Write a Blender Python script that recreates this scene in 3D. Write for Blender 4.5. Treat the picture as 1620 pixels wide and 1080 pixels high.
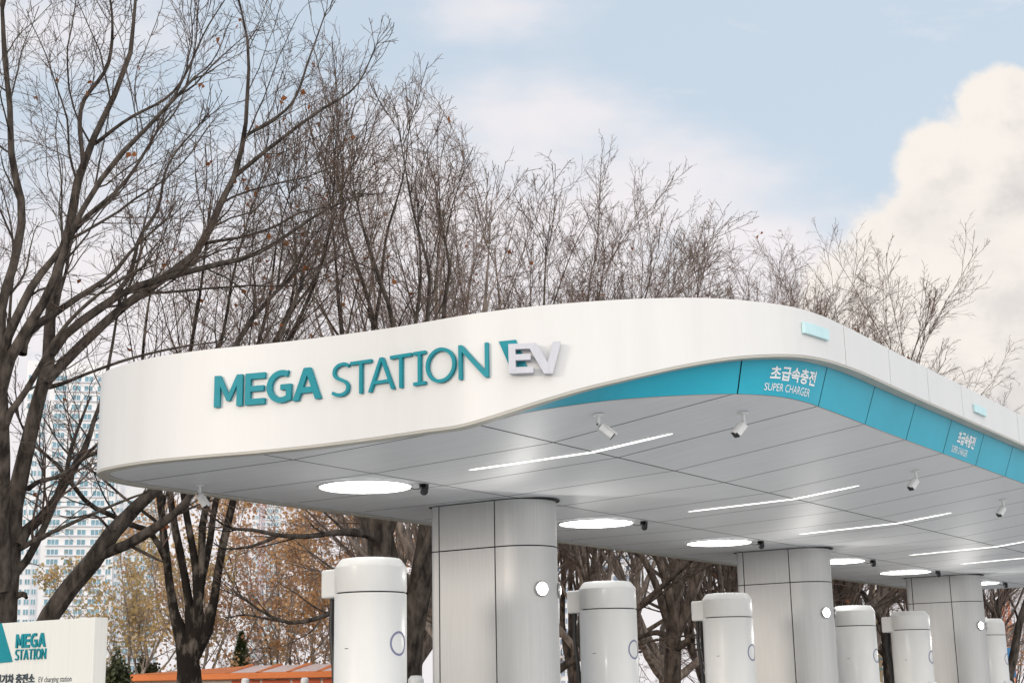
import bpy, bmesh, math, random
import numpy as np
from mathutils import Vector, Matrix

for o in list(bpy.data.objects): bpy.data.objects.remove(o, do_unlink=True)
SC = bpy.context.scene
COL = SC.collection
R_ = math.radians

# ------------------------------------------------------------------ camera
RM = np.array([[0.82522, -0.14667, -0.54545], [0.56443, 0.18207, 0.80515], [-0.01877, -0.97229, 0.23302]])
_u, _s, _v = np.linalg.svd(RM); RM = _u @ _v
F_PX = 2312.94; CZ = 1.7
cam = bpy.data.cameras.new('camera'); camo = bpy.data.objects.new('camera', cam); COL.objects.link(camo)
MW = Matrix.Identity(4)
for i in range(3):
    MW[i][0] = RM[i][0]; MW[i][1] = -RM[i][1]; MW[i][2] = -RM[i][2]
MW[2][3] = CZ
camo.matrix_world = MW
cam.sensor_width = 36; cam.lens = F_PX / 1620 * 36; cam.clip_start = 0.1; cam.clip_end = 5000
SC.camera = camo

def at(px, py, d):
    """a point of the place seen at photo pixel (px, py), d metres in front of the camera"""
    v = RM @ np.array([(px - 810) / F_PX * d, (py - 540) / F_PX * d, d])
    return np.array([v[0], v[1], v[2] + CZ])

# ------------------------------------------------------------------ world, sun, exposure
SUN_EL, SUN_AZ = 8.5, 194.0      # azimuth measured clockwise from +Y
W = bpy.data.worlds.new('World'); SC.world = W; W.use_nodes = True
nt = W.node_tree; N = nt.nodes; L = nt.links; N.clear()
def wn(t, **k):
    n = N.new(t)
    for a, b in k.items(): setattr(n, a, b)
    return n
def wmath(op, a, b=None, c=None, clamp=False):
    n = wn('ShaderNodeMath', operation=op, use_clamp=clamp)
    for i, v in enumerate((a, b, c)):
        if v is None: continue
        if isinstance(v, (int, float)): n.inputs[i].default_value = v
        else: L.new(v, n.inputs[i])
    return n.outputs[0]
def wsmooth(v, lo, hi):
    n = wn('ShaderNodeMapRange', interpolation_type='SMOOTHSTEP')
    L.new(v, n.inputs[0]); n.inputs[1].default_value = lo; n.inputs[2].default_value = hi
    return n.outputs[0]
tc = wn('ShaderNodeTexCoord')
sky = wn('ShaderNodeTexSky', sky_type='NISHITA', sun_disc=False, sun_elevation=R_(SUN_EL), sun_rotation=R_(SUN_AZ),
         altitude=50, air_density=1.2, dust_density=2.5, ozone_density=1.0)
def wdot(vec):
    n = wn('ShaderNodeVectorMath', operation='DOT_PRODUCT'); L.new(tc.outputs['Generated'], n.inputs[0]); n.inputs[1].default_value = vec
    return n.outputs['Value']
fwd = Vector(RM[:, 2]); fh = Vector((fwd.x, fwd.y, 0)).normalized(); rh = Vector((fh.y, -fh.x, 0))
# bearing (u) and height (v) of a sky direction, as tangents about the bearing the clouds stand at
df = wmath('MAXIMUM', wdot(fh), 0.05)
su = wmath('DIVIDE', wdot(rh), df); sv = wmath('DIVIDE', wdot((0, 0, 1)), df)
def noise(scale, detail, rough, off=0.0, sx=1.0, sy=1.0, dist=0.0, ou=0.0, ov=0.0):
    cmb = wn('ShaderNodeCombineXYZ'); L.new(wmath('MULTIPLY', wmath('ADD', su, ou), sx), cmb.inputs[0]); L.new(wmath('MULTIPLY', wmath('ADD', sv, ov), sy), cmb.inputs[1]); cmb.inputs[2].default_value = off
    n = wn('ShaderNodeTexNoise'); n.inputs['Scale'].default_value = scale; n.inputs['Detail'].default_value = detail
    n.inputs['Roughness'].default_value = rough; n.inputs['Distortion'].default_value = dist
    L.new(cmb.outputs[0], n.inputs['Vector'])
    return n.outputs[0]
def uv_of(px, py):
    d = Vector(RM @ np.array([(px - 810) / F_PX, (py - 540) / F_PX, 1.0]))
    return d.dot(rh) / d.dot(fh), d.z / d.dot(fh)
def blob(px, py, rpx, ex=1.0):
    u0, v0 = uv_of(px, py); r = rpx / F_PX
    a = wmath('DIVIDE', wmath('SUBTRACT', su, u0), r * ex); b = wmath('DIVIDE', wmath('SUBTRACT', sv, v0), r)
    d = wmath('SQRT', wmath('ADD', wmath('MULTIPLY', a, a), wmath('MULTIPLY', b, b)))
    return wmath('SUBTRACT', 1.0, d)          # 1 in the middle, 0 at the rim, negative outside
def wmax(*v):
    r = v[0]
    for q in v[1:]: r = wmath('MAXIMUM', r, q)
    return r
billow = noise(16, 7, 0.62, 1.3)
fine = noise(55, 5, 0.6, 4.1)
edge = wmath('ADD', wmath('MULTIPLY', wmath('SUBTRACT', billow, 0.5), 0.62), wmath('MULTIPLY', wmath('SUBTRACT', fine, 0.5), 0.28))
cum = wmax(blob(1470, 420, 150, 1.1), blob(1420, 520, 170, 1.2), blob(1640, 330, 235, 1.05), blob(1560, 350, 165, 1.1), blob(1600, 480, 235, 1.15), blob(1590, 170, 85, 1.1), blob(1490, 260, 90), blob(1700, 620, 330, 1.2))
cum_m = wsmooth(wmath('ADD', cum, edge), -0.05, 0.20)
# soft low clouds behind the trees and thin ones at the top
soft = noise(7, 6, 0.55, 7.7, 0.8, 1.5)
low = wmax(blob(760, 480, 400, 1.6), blob(1250, 520, 240, 1.6), blob(1180, 420, 120, 2.0), blob(300, 620, 500, 1.4), blob(1100, 560, 260, 2.0))
low_m = wsmooth(wmath('ADD', low, wmath('MULTIPLY', wmath('SUBTRACT', soft, 0.5), 1.5)), -0.15, 0.55)
top = wmax(blob(800, 10, 100, 2.6), blob(20, 40, 160, 2.2), blob(640, 190, 60, 1.5))
top_m = wmath('MULTIPLY', wsmooth(wmath('ADD', top, wmath('MULTIPLY', wmath('SUBTRACT', soft, 0.5), 2.2)), 0.1, 0.9), 0.75)
wisp = wmath('MULTIPLY', wsmooth(noise(13, 7, 0.65, 2.2, 0.7, 1.6, 0.4), 0.58, 0.80), 0.55)
cover = wmath('MAXIMUM', wmath('MAXIMUM', low_m, top_m), wisp)
# clouds' own shading: warm white tops and grey undersides
shade = wsmooth(wmath('ADD', noise(8, 6, 0.6, 5.5, 0.8, 1.7), wmath('MULTIPLY', blob(1700, 560, 330), 0.16)), 0.50, 0.78)
def wmix(f, a, b):
    n = wn('ShaderNodeMix', data_type='RGBA')
    if isinstance(f, (int, float)): n.inputs[0].default_value = f
    else: L.new(f, n.inputs[0])
    for i, v in ((6, a), (7, b)):
        if isinstance(v, tuple): n.inputs[i].default_value = (*v, 1)
        else: L.new(v, n.inputs[i])
    return n.outputs[2]
SKYK = 0.085; SKB = 0.60
def lit(r, g, b, k=1.0): return (r * k / SKYK, g * k / SKYK, b * k / SKYK)
veil = wmix(0.80, sky.outputs[0], lit(0.60, 0.69, 0.80, SKB))
c_low = wmix(cover, veil, lit(0.79, 0.76, 0.78, SKB))
relief = wsmooth(wmath('SUBTRACT', noise(11, 6, 0.55, 1.3, 1, 1, 0, -0.014, 0.020), noise(11, 6, 0.55, 1.3)), -0.05, 0.17)
rim = wsmooth(wmath('ADD', cum, edge), 0.75, 0.10)
shade = wmath('MULTIPLY', wmath('ADD', wmath('MULTIPLY', shade, 0.55), wmath('MULTIPLY', relief, 0.65), None, True), wmath('SUBTRACT', 1.0, wmath('MULTIPLY', rim, 0.75)), None, True)
c_cum = wmix(shade, lit(0.84, 0.785, 0.735, SKB), lit(0.61, 0.585, 0.575, SKB))
hz_m = wmath('MULTIPLY', wsmooth(sv, 0.20, 0.04), 0.85)
c_low = wmix(hz_m, c_low, lit(0.84, 0.79, 0.79, SKB))
c_all = wmix(wmath('MULTIPLY', cum_m, wmath('SUBTRACT', 1.0, wmath('MULTIPLY', hz_m, 0.6))), c_low, c_cum)
# added cloud deck behind the camera, out of view, to raise the ambient light
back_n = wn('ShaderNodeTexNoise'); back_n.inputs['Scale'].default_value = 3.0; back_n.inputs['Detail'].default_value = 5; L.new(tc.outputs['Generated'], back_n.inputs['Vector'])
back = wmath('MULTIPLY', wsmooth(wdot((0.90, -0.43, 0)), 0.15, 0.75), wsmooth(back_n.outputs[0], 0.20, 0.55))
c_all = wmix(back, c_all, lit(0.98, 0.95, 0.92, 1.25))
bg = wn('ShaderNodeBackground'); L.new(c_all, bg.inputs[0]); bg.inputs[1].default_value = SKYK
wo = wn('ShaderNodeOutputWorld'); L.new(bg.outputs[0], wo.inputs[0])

sun = bpy.data.lights.new('sun', 'SUN'); suno = bpy.data.objects.new('sun', sun); COL.objects.link(suno)
sun.energy = 0.5; sun.angle = R_(10); sun.color = (1.0, 0.92, 0.82)
sd = Vector((math.sin(R_(SUN_AZ)) * math.cos(R_(SUN_EL)), math.cos(R_(SUN_AZ)) * math.cos(R_(SUN_EL)), math.sin(R_(SUN_EL))))
suno.rotation_euler = (-sd).to_track_quat('-Z', 'Y').to_euler(); suno.location = (0, -20, 40)
SC.view_settings.view_transform = 'Standard'; SC.view_settings.look = 'None'; SC.view_settings.gamma = 1
SC.view_settings.exposure = 0.92
SC.render.resolution_x = 1024; SC.render.resolution_y = 682
SC.cycles.max_bounces = 8

# ------------------------------------------------------------------ materials
MATS = {}
def mat(name, col, rough=0.5, metal=0.0, var=0.0, scale=(4, 4, 4), bump=0.0, spec=0.5, emit=None, es=0.0, rvar=0.0, col2=None, detail=5, lo=0.35, hi=0.65, aniso=0.0, trans=0.0, coat=0.0):
    if name in MATS: return MATS[name]
    m = bpy.data.materials.new(name); m.use_nodes = True; t = m.node_tree; b = t.nodes['Principled BSDF']
    b.inputs['Base Color'].default_value = (*col, 1); b.inputs['Roughness'].default_value = rough; b.inputs['Metallic'].default_value = metal
    b.inputs['Specular IOR Level'].default_value = spec; b.inputs['Coat Weight'].default_value = coat; b.inputs['Coat Roughness'].default_value = 0.12
    if emit: b.inputs['Emission Color'].default_value = (*emit, 1); b.inputs['Emission Strength'].default_value = es
    if var or bump or rvar or col2:
        tcn = t.nodes.new('ShaderNodeTexCoord'); mp = t.nodes.new('ShaderNodeMapping'); mp.inputs['Scale'].default_value = scale
        t.links.new(tcn.outputs['Object'], mp.inputs[0])
        n = t.nodes.new('ShaderNodeTexNoise'); n.inputs['Scale'].default_value = 1; n.inputs['Detail'].default_value = detail; n.inputs['Roughness'].default_value = 0.6
        t.links.new(mp.outputs[0], n.inputs['Vector'])
        rp = t.nodes.new('ShaderNodeMapRange'); rp.inputs[1].default_value = lo; rp.inputs[2].default_value = hi; t.links.new(n.outputs[0], rp.inputs[0])
        mx = t.nodes.new('ShaderNodeMix'); mx.data_type = 'RGBA'; t.links.new(rp.outputs[0], mx.inputs[0])
        a = tuple(max(0, c * (1 - var)) for c in col); c2 = col2 if col2 else tuple(min(1, c * (1 + var)) for c in col)
        mx.inputs[6].default_value = (*a, 1); mx.inputs[7].default_value = (*c2, 1)
        t.links.new(mx.outputs[2], b.inputs['Base Color'])
        if rvar:
            r2 = t.nodes.new('ShaderNodeMapRange'); r2.inputs[1].default_value = 0.3; r2.inputs[2].default_value = 0.7
            r2.inputs[3].default_value = rough - rvar; r2.inputs[4].default_value = rough + rvar
            t.links.new(n.outputs[0], r2.inputs[0]); t.links.new(r2.outputs[0], b.inputs['Roughness'])
        if bump:
            bp = t.nodes.new('ShaderNodeBump'); bp.inputs['Strength'].default_value = bump; bp.inputs['Distance'].default_value = 0.02
            t.links.new(n.outputs[0], bp.inputs['Height']); t.links.new(bp.outputs[0], b.inputs['Normal'])
    MATS[name] = m
    return m
M_WHITE = mat('white_panel', (0.67, 0.66, 0.645), 0.42, var=0.022, scale=(5, 5, 0.7), rvar=0.04)
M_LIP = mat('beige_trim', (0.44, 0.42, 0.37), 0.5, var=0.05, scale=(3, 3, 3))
M_TEAL = mat('teal_panel', (0.016, 0.37, 0.50), 0.38, var=0.05, scale=(2, 2, 2))
M_TEALL = mat('teal_letter', (0.004, 0.235, 0.285), 0.5, var=0.05, scale=(6, 6, 6), spec=0.3)
M_SOFFIT = mat('brushed_soffit', (0.69, 0.705, 0.725), 0.47, metal=0.2, var=0.07, scale=(1.2, 60, 8), rvar=0.05, detail=6)
def brushed(m, vec, an):
    t = m.node_tree; b = t.nodes['Principled BSDF']; c = t.nodes.new('ShaderNodeCombineXYZ')
    for i in range(3): c.inputs[i].default_value = vec[i]
    t.links.new(c.outputs[0], b.inputs['Tangent']); b.inputs['Anisotropic'].default_value = an
brushed(M_SOFFIT, (1, 0, 0), 0.8)
M_COLUMN = mat('brushed_column', (0.53, 0.527, 0.52), 0.5, metal=0.3, var=0.05, scale=(55, 55, 1.0), rvar=0.05, detail=6)
M_DARK = mat('dark_gap', (0.012, 0.012, 0.012), 0.8, var=0.2)
M_BLACK = mat('black_plastic', (0.018, 0.018, 0.02), 0.45, var=0.2, scale=(20, 20, 20))
M_RUBBER = mat('black_rubber', (0.02, 0.02, 0.021), 0.5, var=0.2, scale=(20, 20, 20))
M_CHG = mat('white_gloss', (0.77, 0.77, 0.755), 0.34, var=0.03, scale=(3, 3, 1), coat=0.15)
M_CHGE = mat('cream_gloss', (0.74, 0.73, 0.68), 0.3, var=0.03, scale=(3, 3, 3))
M_RING = mat('violet_ring', (0.20, 0.21, 0.34), 0.4, var=0.05)
M_LAMPW = mat('lamp_glow', (0.9, 0.9, 0.9), 0.4, emit=(1, 0.985, 0.97), es=5.0)
M_LINEW = mat('line_glow', (0.9, 0.9, 0.9), 0.4, emit=(1, 0.985, 0.95), es=1.2)
M_SPOTW = mat('spot_glow', (0.9, 0.9, 0.9), 0.4, emit=(1, 0.97, 0.9), es=9)
M_CYAN = mat('cyan_glass', (0.52, 0.72, 0.74), 0.3, var=0.04, scale=(6, 6, 6))
M_EV = mat('silver_letter', (0.50, 0.50, 0.545), 0.45, metal=0.2, var=0.04, scale=(60, 60, 4))
M_CAMW = mat('camera_white', (0.72, 0.72, 0.71), 0.35, var=0.03, scale=(9, 9, 9))
M_TEXTW = mat('white_print', (0.82, 0.82, 0.82), 0.5, var=0.02)
M_TEXTD = mat('dark_print', (0.03, 0.05, 0.07), 0.5, var=0.1)
M_STEEL = mat('steel_ring', (0.45, 0.45, 0.45), 0.3, metal=0.9, var=0.05)

# ------------------------------------------------------------------ mesh helpers
class MB:
    def __init__(s): s.v = []; s.f = []; s.smooth = False
    def add(s, vs, fs):
        b = len(s.v); s.v += [tuple(map(float, p)) for p in vs]; s.f += [tuple(i + b for i in f) for f in fs]; return s
    def box(s, x0, x1, y0, y1, z0, z1):
        return s.add([(x, y, z) for z in (z0, z1) for y in (y0, y1) for x in (x0, x1)], [(0, 2, 3, 1), (4, 5, 7, 6), (0, 1, 5, 4), (1, 3, 7, 5), (3, 2, 6, 7), (2, 0, 4, 6)])
    def lathe(s, prof, c=(0, 0, 0), n=48, axis=None, a0=0.0, a1=2 * math.pi, cap0=True, cap1=True):
        full = abs(a1 - a0 - 2 * math.pi) < 1e-6; m = n if full else n + 1
        vs = []; q = Vector((0, 0, 1)).rotation_difference(Vector(axis).normalized()) if axis is not None else None
        for r, z in prof:
            for k in range(m):
                a = a0 + (a1 - a0) * k / n; p = Vector((r * math.cos(a), r * math.sin(a), z))
                if q: p = q @ p
                vs.append((p.x + c[0], p.y + c[1], p.z + c[2]))
        fs = []
        for i in range(len(prof) - 1):
            for k in range(n):
                k2 = (k + 1) % m
                fs.append((i * m + k, i * m + k2, (i + 1) * m + k2, (i + 1) * m + k))
        if full and cap0: fs.append(tuple(range(m))[::-1])
        if full and cap1: fs.append(tuple((len(prof) - 1) * m + k for k in range(m)))
        return s.add(vs, fs)
    def tube(s, pts, rad, n=10):
        pts = [Vector(p) for p in pts]; rad = rad if hasattr(rad, '__len__') else [rad] * len(pts); vs = []; fs = []
        t0 = (pts[1] - pts[0]).normalized(); up = Vector((0, 0, 1)) if abs(t0.z) < 0.9 else Vector((1, 0, 0)); nn = t0.cross(up).normalized()
        for i, p in enumerate(pts):
            t = (pts[min(i + 1, len(pts) - 1)] - pts[max(i - 1, 0)]).normalized(); nn = (nn - t * nn.dot(t)).normalized(); b = t.cross(nn)
            for k in range(n):
                a = 2 * math.pi * k / n; vs.append(p + (nn * math.cos(a) + b * math.sin(a)) * rad[i])
        for i in range(len(pts) - 1):
            for k in range(n): fs.append((i * n + k, i * n + (k + 1) % n, (i + 1) * n + (k + 1) % n, (i + 1) * n + k))
        fs.append(tuple(range(n))[::-1]); fs.append(tuple((len(pts) - 1) * n + k for k in range(n)))
        return s.add(vs, fs)
    def prism(s, poly, z0, z1):
        n = len(poly)
        return s.add([(x, y, z0) for x, y in poly] + [(x, y, z1) for x, y in poly], [tuple(range(n))[::-1], tuple(range(n, 2 * n))] + [(i, (i + 1) % n, n + (i + 1) % n, n + i) for i in range(n)])
    def frame(s, M):
        s.v = [tuple(M @ Vector(p)) for p in s.v]; return s

def thing(name, label, cat, loc=(0, 0, 0), rotz=0.0, group=None):
    o = bpy.data.objects.new(name, None); o.empty_display_size = 0.2; COL.objects.link(o); o.location = loc; o.rotation_euler = (0, 0, rotz)
    o['label'] = label; o['category'] = cat
    if group: o['group'] = group
    return o
def wloc(o):
    p = Vector(o.location)
    while o.parent: o = o.parent; p = p + Vector(o.location)
    return p
def link(name, me, m, parent=None, bevel=0.0, smooth=False):
    o = bpy.data.objects.new(name, me); COL.objects.link(o)
    if m: me.materials.append(m)
    if parent: o.parent = parent
    if smooth:
        for p in me.polygons: p.use_smooth = True
        try: me.set_sharp_from_angle(angle=R_(35))
        except Exception: pass
    if bevel:
        b = o.modifiers.new('bevel', 'BEVEL'); b.width = bevel; b.segments = 2; b.limit_method = 'ANGLE'; b.angle_limit = R_(40)
    return o
def obj(name, mb, m, parent=None, world=False, bevel=0.0, smooth=False):
    me = bpy.data.meshes.new(name); v = mb.v
    if world and parent:
        w = wloc(parent); v = [(p[0] - w.x, p[1] - w.y, p[2] - w.z) for p in v]
    me.from_pydata(v, [], mb.f); me.update()
    return link(name, me, m, parent, bevel, smooth)
def esplit(o):
    e = o.modifiers.new('split', 'EDGE_SPLIT'); e.split_angle = R_(35); e.use_edge_sharp = False
def tag(o, label, cat, group=None):
    o['label'] = label; o['category'] = cat
    if group: o['group'] = group
    return o
def dup(o, parent=None):
    c = o.copy(); COL.objects.link(c)
    if parent is not None:
        c.parent = parent; c.matrix_parent_inverse = o.matrix_parent_inverse.copy()
    for ch in list(o.children): dup(ch, c)
    return c

# ------------------------------------------------------------------ canopy: plan outline and heights along it
CTRL = np.array([(-11.37, 34.3), (-11.37, 20), (-11.37, 12), (-11.37, 10.3), (-11.36, 9.9), (-11.25, 9.5), (-11.08, 9.24), (-10.84, 9.07), (-10.52, 9.0), (-10.17, 8.985),
                 (-9.9, 9.015), (-9.48, 9.10), (-9.05, 9.215), (-8.6, 9.30), (-7.77, 9.365), (-7.15, 9.36), (-6.76, 9.38), (-6.42, 9.47), (-5.98, 9.73), (-5.66, 10.03),
                 (-5.38, 10.34), (-5.17, 10.62), (-4.96, 10.975), (-4.79, 11.37), (-4.715, 11.82), (-4.70, 12.26), (-4.70, 14), (-4.70, 20), (-4.70, 34.3)])
def smooth_curve(P, n=16):
    P = np.asarray(P, float); out = []
    for i in range(len(P) - 1):
        p0 = P[max(i - 1, 0)]; p1 = P[i]; p2 = P[i + 1]; p3 = P[min(i + 2, len(P) - 1)]
        d01 = np.linalg.norm(p1 - p0) or 1; d12 = np.linalg.norm(p2 - p1); d23 = np.linalg.norm(p3 - p2) or 1
        t1 = ((p1 - p0) / d01 * d12 + (p2 - p1) / d12 * d01) / (d01 + d12) if i > 0 else (p2 - p1) / d12
        t2 = ((p2 - p1) / d12 * d23 + (p3 - p2) / d23 * d12) / (d12 + d23) if i < len(P) - 2 else (p2 - p1) / d12
        for k in range(n):
            t = k / n; h = t * t
            out.append((2 * t * h - 3 * h + 1) * p1 + (t * h - 2 * h + t) * d12 * t1 + (-2 * t * h + 3 * h) * p2 + (t * h - h) * d12 * t2)
    out.append(P[-1]); return np.array(out)
OUT = smooth_curve(CTRL)
SO = np.r_[0, np.cumsum(np.linalg.norm(np.diff(OUT, axis=0), axis=1))]
S_END = SO[-1]
def o_at(s): return np.array([np.interp(s, SO, OUT[:, 0]), np.interp(s, SO, OUT[:, 1])])
def o_n(s):          # outward normal
    t = o_at(min(s + 0.08, S_END)) - o_at(max(s - 0.08, 0)); t /= np.linalg.norm(t); return np.array([t[1], -t[0]])
def soft_table(xs, ys):
    xs = np.array(xs); ys = np.array(ys); P = np.column_stack([xs, ys]); 
    d = np.gradient(ys, xs)
    def f(s):
        if s <= xs[0]: return ys[0]
        if s >= xs[-1]: return ys[-1]
        i = np.searchsorted(xs, s) - 1; h = xs[i + 1] - xs[i]; t = (s - xs[i]) / h
        m0, m1 = d[i], d[i + 1]
        return (2*t**3 - 3*t**2 + 1) * ys[i] + (t**3 - 2*t**2 + t) * h * m0 + (-2*t**3 + 3*t**2) * ys[i + 1] + (t**3 - t**2) * h * m1
    return f
z_bot = soft_table([28.6, 29.1, 29.45, 29.86, 30.17, 30.48, 30.75, 30.93, 31.35, 31.73, 32.15, 32.56, 33.02, 33.4, 34.5], [3.800, 3.800, 3.803, 3.880, 3.964, 4.05, 4.118, 4.163, 4.264, 4.342, 4.404, 4.445, 4.472, 4.486, 4.488])
z_top = soft_table([25.0, 26.9, 28.2, 29.15, 29.83, 30.41, 30.87, 31.29, 31.5, 32.03, 32.9, 34.5], [4.72, 4.76, 4.735, 4.705, 4.71, 4.745, 4.785, 4.816, 4.83, 4.848, 4.855, 4.845])
inset = soft_table([28.2, 28.8, 29.32, 29.6, 29.8, 30.38, 30.84, 31.24, 31.6, 31.95, 32.45, 33.2, 34.4, 35.5], [0.112, 0.17, 0.34, 0.393, 0.393, 0.343, 0.27, 0.245, 0.225, 0.206, 0.217, 0.228, 0.246, 0.25])
def z_sof(x):
    return 3.8 + 0.036 * max(0.0, min(x, -7.0) + 9.09) + 0.118 * max(0.0, x + 7.0)
def face_pt(s, z, d=0.0):
    p = o_at(s) + o_n(s) * d; return (p[0], p[1], z)
def teal_pt(s, t, d=0.0):
    n = o_n(s); a = o_at(s) - n * inset(s); b = o_at(s) - n * 0.112; za = z_sof(a[0]); zb = z_bot(s) + 0.004
    p = a + (b - a) * t + n * d; return (p[0], p[1], za + (zb - za) * t)
BASE = (-9.5, 13.8, 0)
canopy = thing('charging_canopy', 'long white canopy with rounded corners, teal band and brushed grey columns over the chargers', 'canopy', BASE)

def strip(name, s0, s1, fa, fb, m, step=0.06, thick=None):
    n = max(2, int((s1 - s0) / step)); mb = MB(); vs = []
    for i in range(n + 1):
        s = s0 + (s1 - s0) * i / n; vs += [fa(s), fb(s)]
    mb.add(vs, [(2 * i, 2 * i + 2, 2 * i + 3, 2 * i + 1) for i in range(n)])
    o = obj(name, mb, m, canopy, world=True, smooth=True)
    if thick:
        md = o.modifiers.new('solid', 'SOLIDIFY'); md.thickness = thick; md.offset = -1; md.use_even_offset = True; esplit(o)
    return o
GAP = 0.006
seams = [33.37, 34.49, 35.60, 36.70, 38.82] + [38.82 + 1.11 * k for k in range(1, 15)]
seams = [s for s in seams if s < S_END - 0.3] + [S_END]
edges = [0.0] + seams
for i in range(len(edges) - 1):
    a, b = edges[i] + (GAP if i else 0), edges[i + 1] - GAP
    strip('fascia' if i == 0 else 'fascia_panel', a, b, lambda s: face_pt(s, z_bot(s)), lambda s: face_pt(s, z_top(s)), M_WHITE, thick=0.03)
strip('seam_backing', 33.0, S_END, lambda s: face_pt(s, z_bot(s) + 0.004, -0.034), lambda s: face_pt(s, z_top(s) - 0.004, -0.034), M_DARK)
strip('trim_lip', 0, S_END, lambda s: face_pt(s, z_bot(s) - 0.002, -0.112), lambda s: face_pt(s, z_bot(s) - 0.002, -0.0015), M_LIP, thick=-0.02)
# teal band: joints follow the soffit joints
JY = [10.965 + 1.146 * k for k in range(21)]
tj = [31.95, 33.22] + [33.367 + (y - 12.26) + 0.01 for y in JY[2:]]
te = [28.9] + [t for t in tj if t < S_END - 0.3] + [S_END]
for i in range(len(te) - 1):
    strip('teal_band_panel', te[i] + (0.007 if i else 0), te[i + 1] - 0.007, lambda s: teal_pt(s, 0), lambda s: teal_pt(s, 1), M_TEAL, step=0.05)
strip('band_backing', 31.5, S_END, lambda s: teal_pt(s, 0.02, -0.02), lambda s: teal_pt(s, 0.98, -0.02), M_DARK)
M_SALMON = mat('salmon_edge', (0.62, 0.40, 0.34), 0.5, var=0.05)
def edge_line(s, w):
    n = o_n(s); a = o_at(s) - n * (inset(s) + w); return (a[0], a[1], z_sof(a[0]) - 0.003)
strip('edge_trim', 29.6, S_END, lambda s: edge_line(s, 0.009), lambda s: edge_line(s, -0.001), M_SALMON)
# roof sheet, below the parapet
mb = MB(); ss = np.linspace(0, S_END, 300); mb.add([face_pt(s, 4.60, -0.04) for s in ss], [tuple(range(300))])
obj('roof', mb, M_LIP, canopy, world=True)
# soffit: one sheet cut by open joints
def soffit_sheet(joints=True, off=0.004, dz=0.0, name='soffit'):
    bm = bmesh.new(); ss = np.concatenate([np.linspace(0.0, 24.2, 4), np.linspace(24.3, 34.0, 190), np.linspace(34.5, S_END, 6)])
    vs = [bm.verts.new((*(o_at(s) - o_n(s) * (inset(s) + off)), 0)) for s in ss]
    bm.faces.new(vs); bm.normal_update()
    def cut(co, no): bmesh.ops.bisect_plane(bm, geom=bm.verts[:] + bm.edges[:] + bm.faces[:], plane_co=co, plane_no=no, dist=1e-5)
    ys = [9.82] + JY if joints else []; xs = [-9.09, -7.0] if joints else []; g = 0.0095
    for y in ys:
        for d in (-g, g): cut((0, y + d, 0), (0, 1, 0))
    for x in xs:
        for d in (-g, g): cut((x + d, 0, 0), (1, 0, 0))
    for x in (-9.09, -7.0): cut((x, 0, 0), (1, 0, 0))
    kill = []
    for f in bm.faces:
        c = f.calc_center_median()
        if any(abs(c.y - y) < g * 0.9 for y in ys) or any(abs(c.x - x) < g * 0.9 for x in xs): kill.append(f)
    bmesh.ops.delete(bm, geom=kill, context='FACES')
    for v in bm.verts: v.co.z = z_sof(v.co.x) + dz
    for f in bm.faces:
        if f.normal.z > 0: f.normal_flip()
    for v in bm.verts: v.co -= Vector(BASE)
    me = bpy.data.meshes.new(name); bm.to_mesh(me); bm.free(); return me
link('soffit', soffit_sheet(), M_SOFFIT, canopy)
link('soffit_backing', soffit_sheet(False, 0.03, 0.02, 'soffit_backing'), M_DARK, canopy)
# far end closing face
mb = MB(); mb.box(-11.37, -4.70, 34.3, 34.36, 3.80, 4.83); obj('fascia', mb, M_WHITE, canopy, world=True)

# ------------------------------------------------------------------ columns (parts of the canopy)
def col_plan(off=0.0):
    """rounded plan, counter-clockwise, centre (0,0): semicircle towards +X, small corners towards -X"""
    pts = []; hw, hd = 0.70, 0.40
    for k in range(33):
        a = -math.pi / 2 + math.pi * k / 32; pts.append((hw - hd + (hd + off) * math.cos(a), (hd + off) * math.sin(a)))
    r = 0.06
    for cy, a0 in ((hd - r, math.pi / 2), (-hd + r, math.pi)):
        for k in range(9):
            a = a0 + math.pi / 2 * k / 8; pts.append((-hw + r + (r + off) * math.cos(a), cy + (r + off) * math.sin(a)))
    return pts
def resample_closed(P, n):
    P = np.array(P + [P[0]]); d = np.r_[0, np.cumsum(np.linalg.norm(np.diff(P, axis=0), axis=1))]; q = np.linspace(0, d[-1], n + 1)
    return np.column_stack([np.interp(q, d, P[:, 0]), np.interp(q, d, P[:, 1])]), d[-1]
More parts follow.
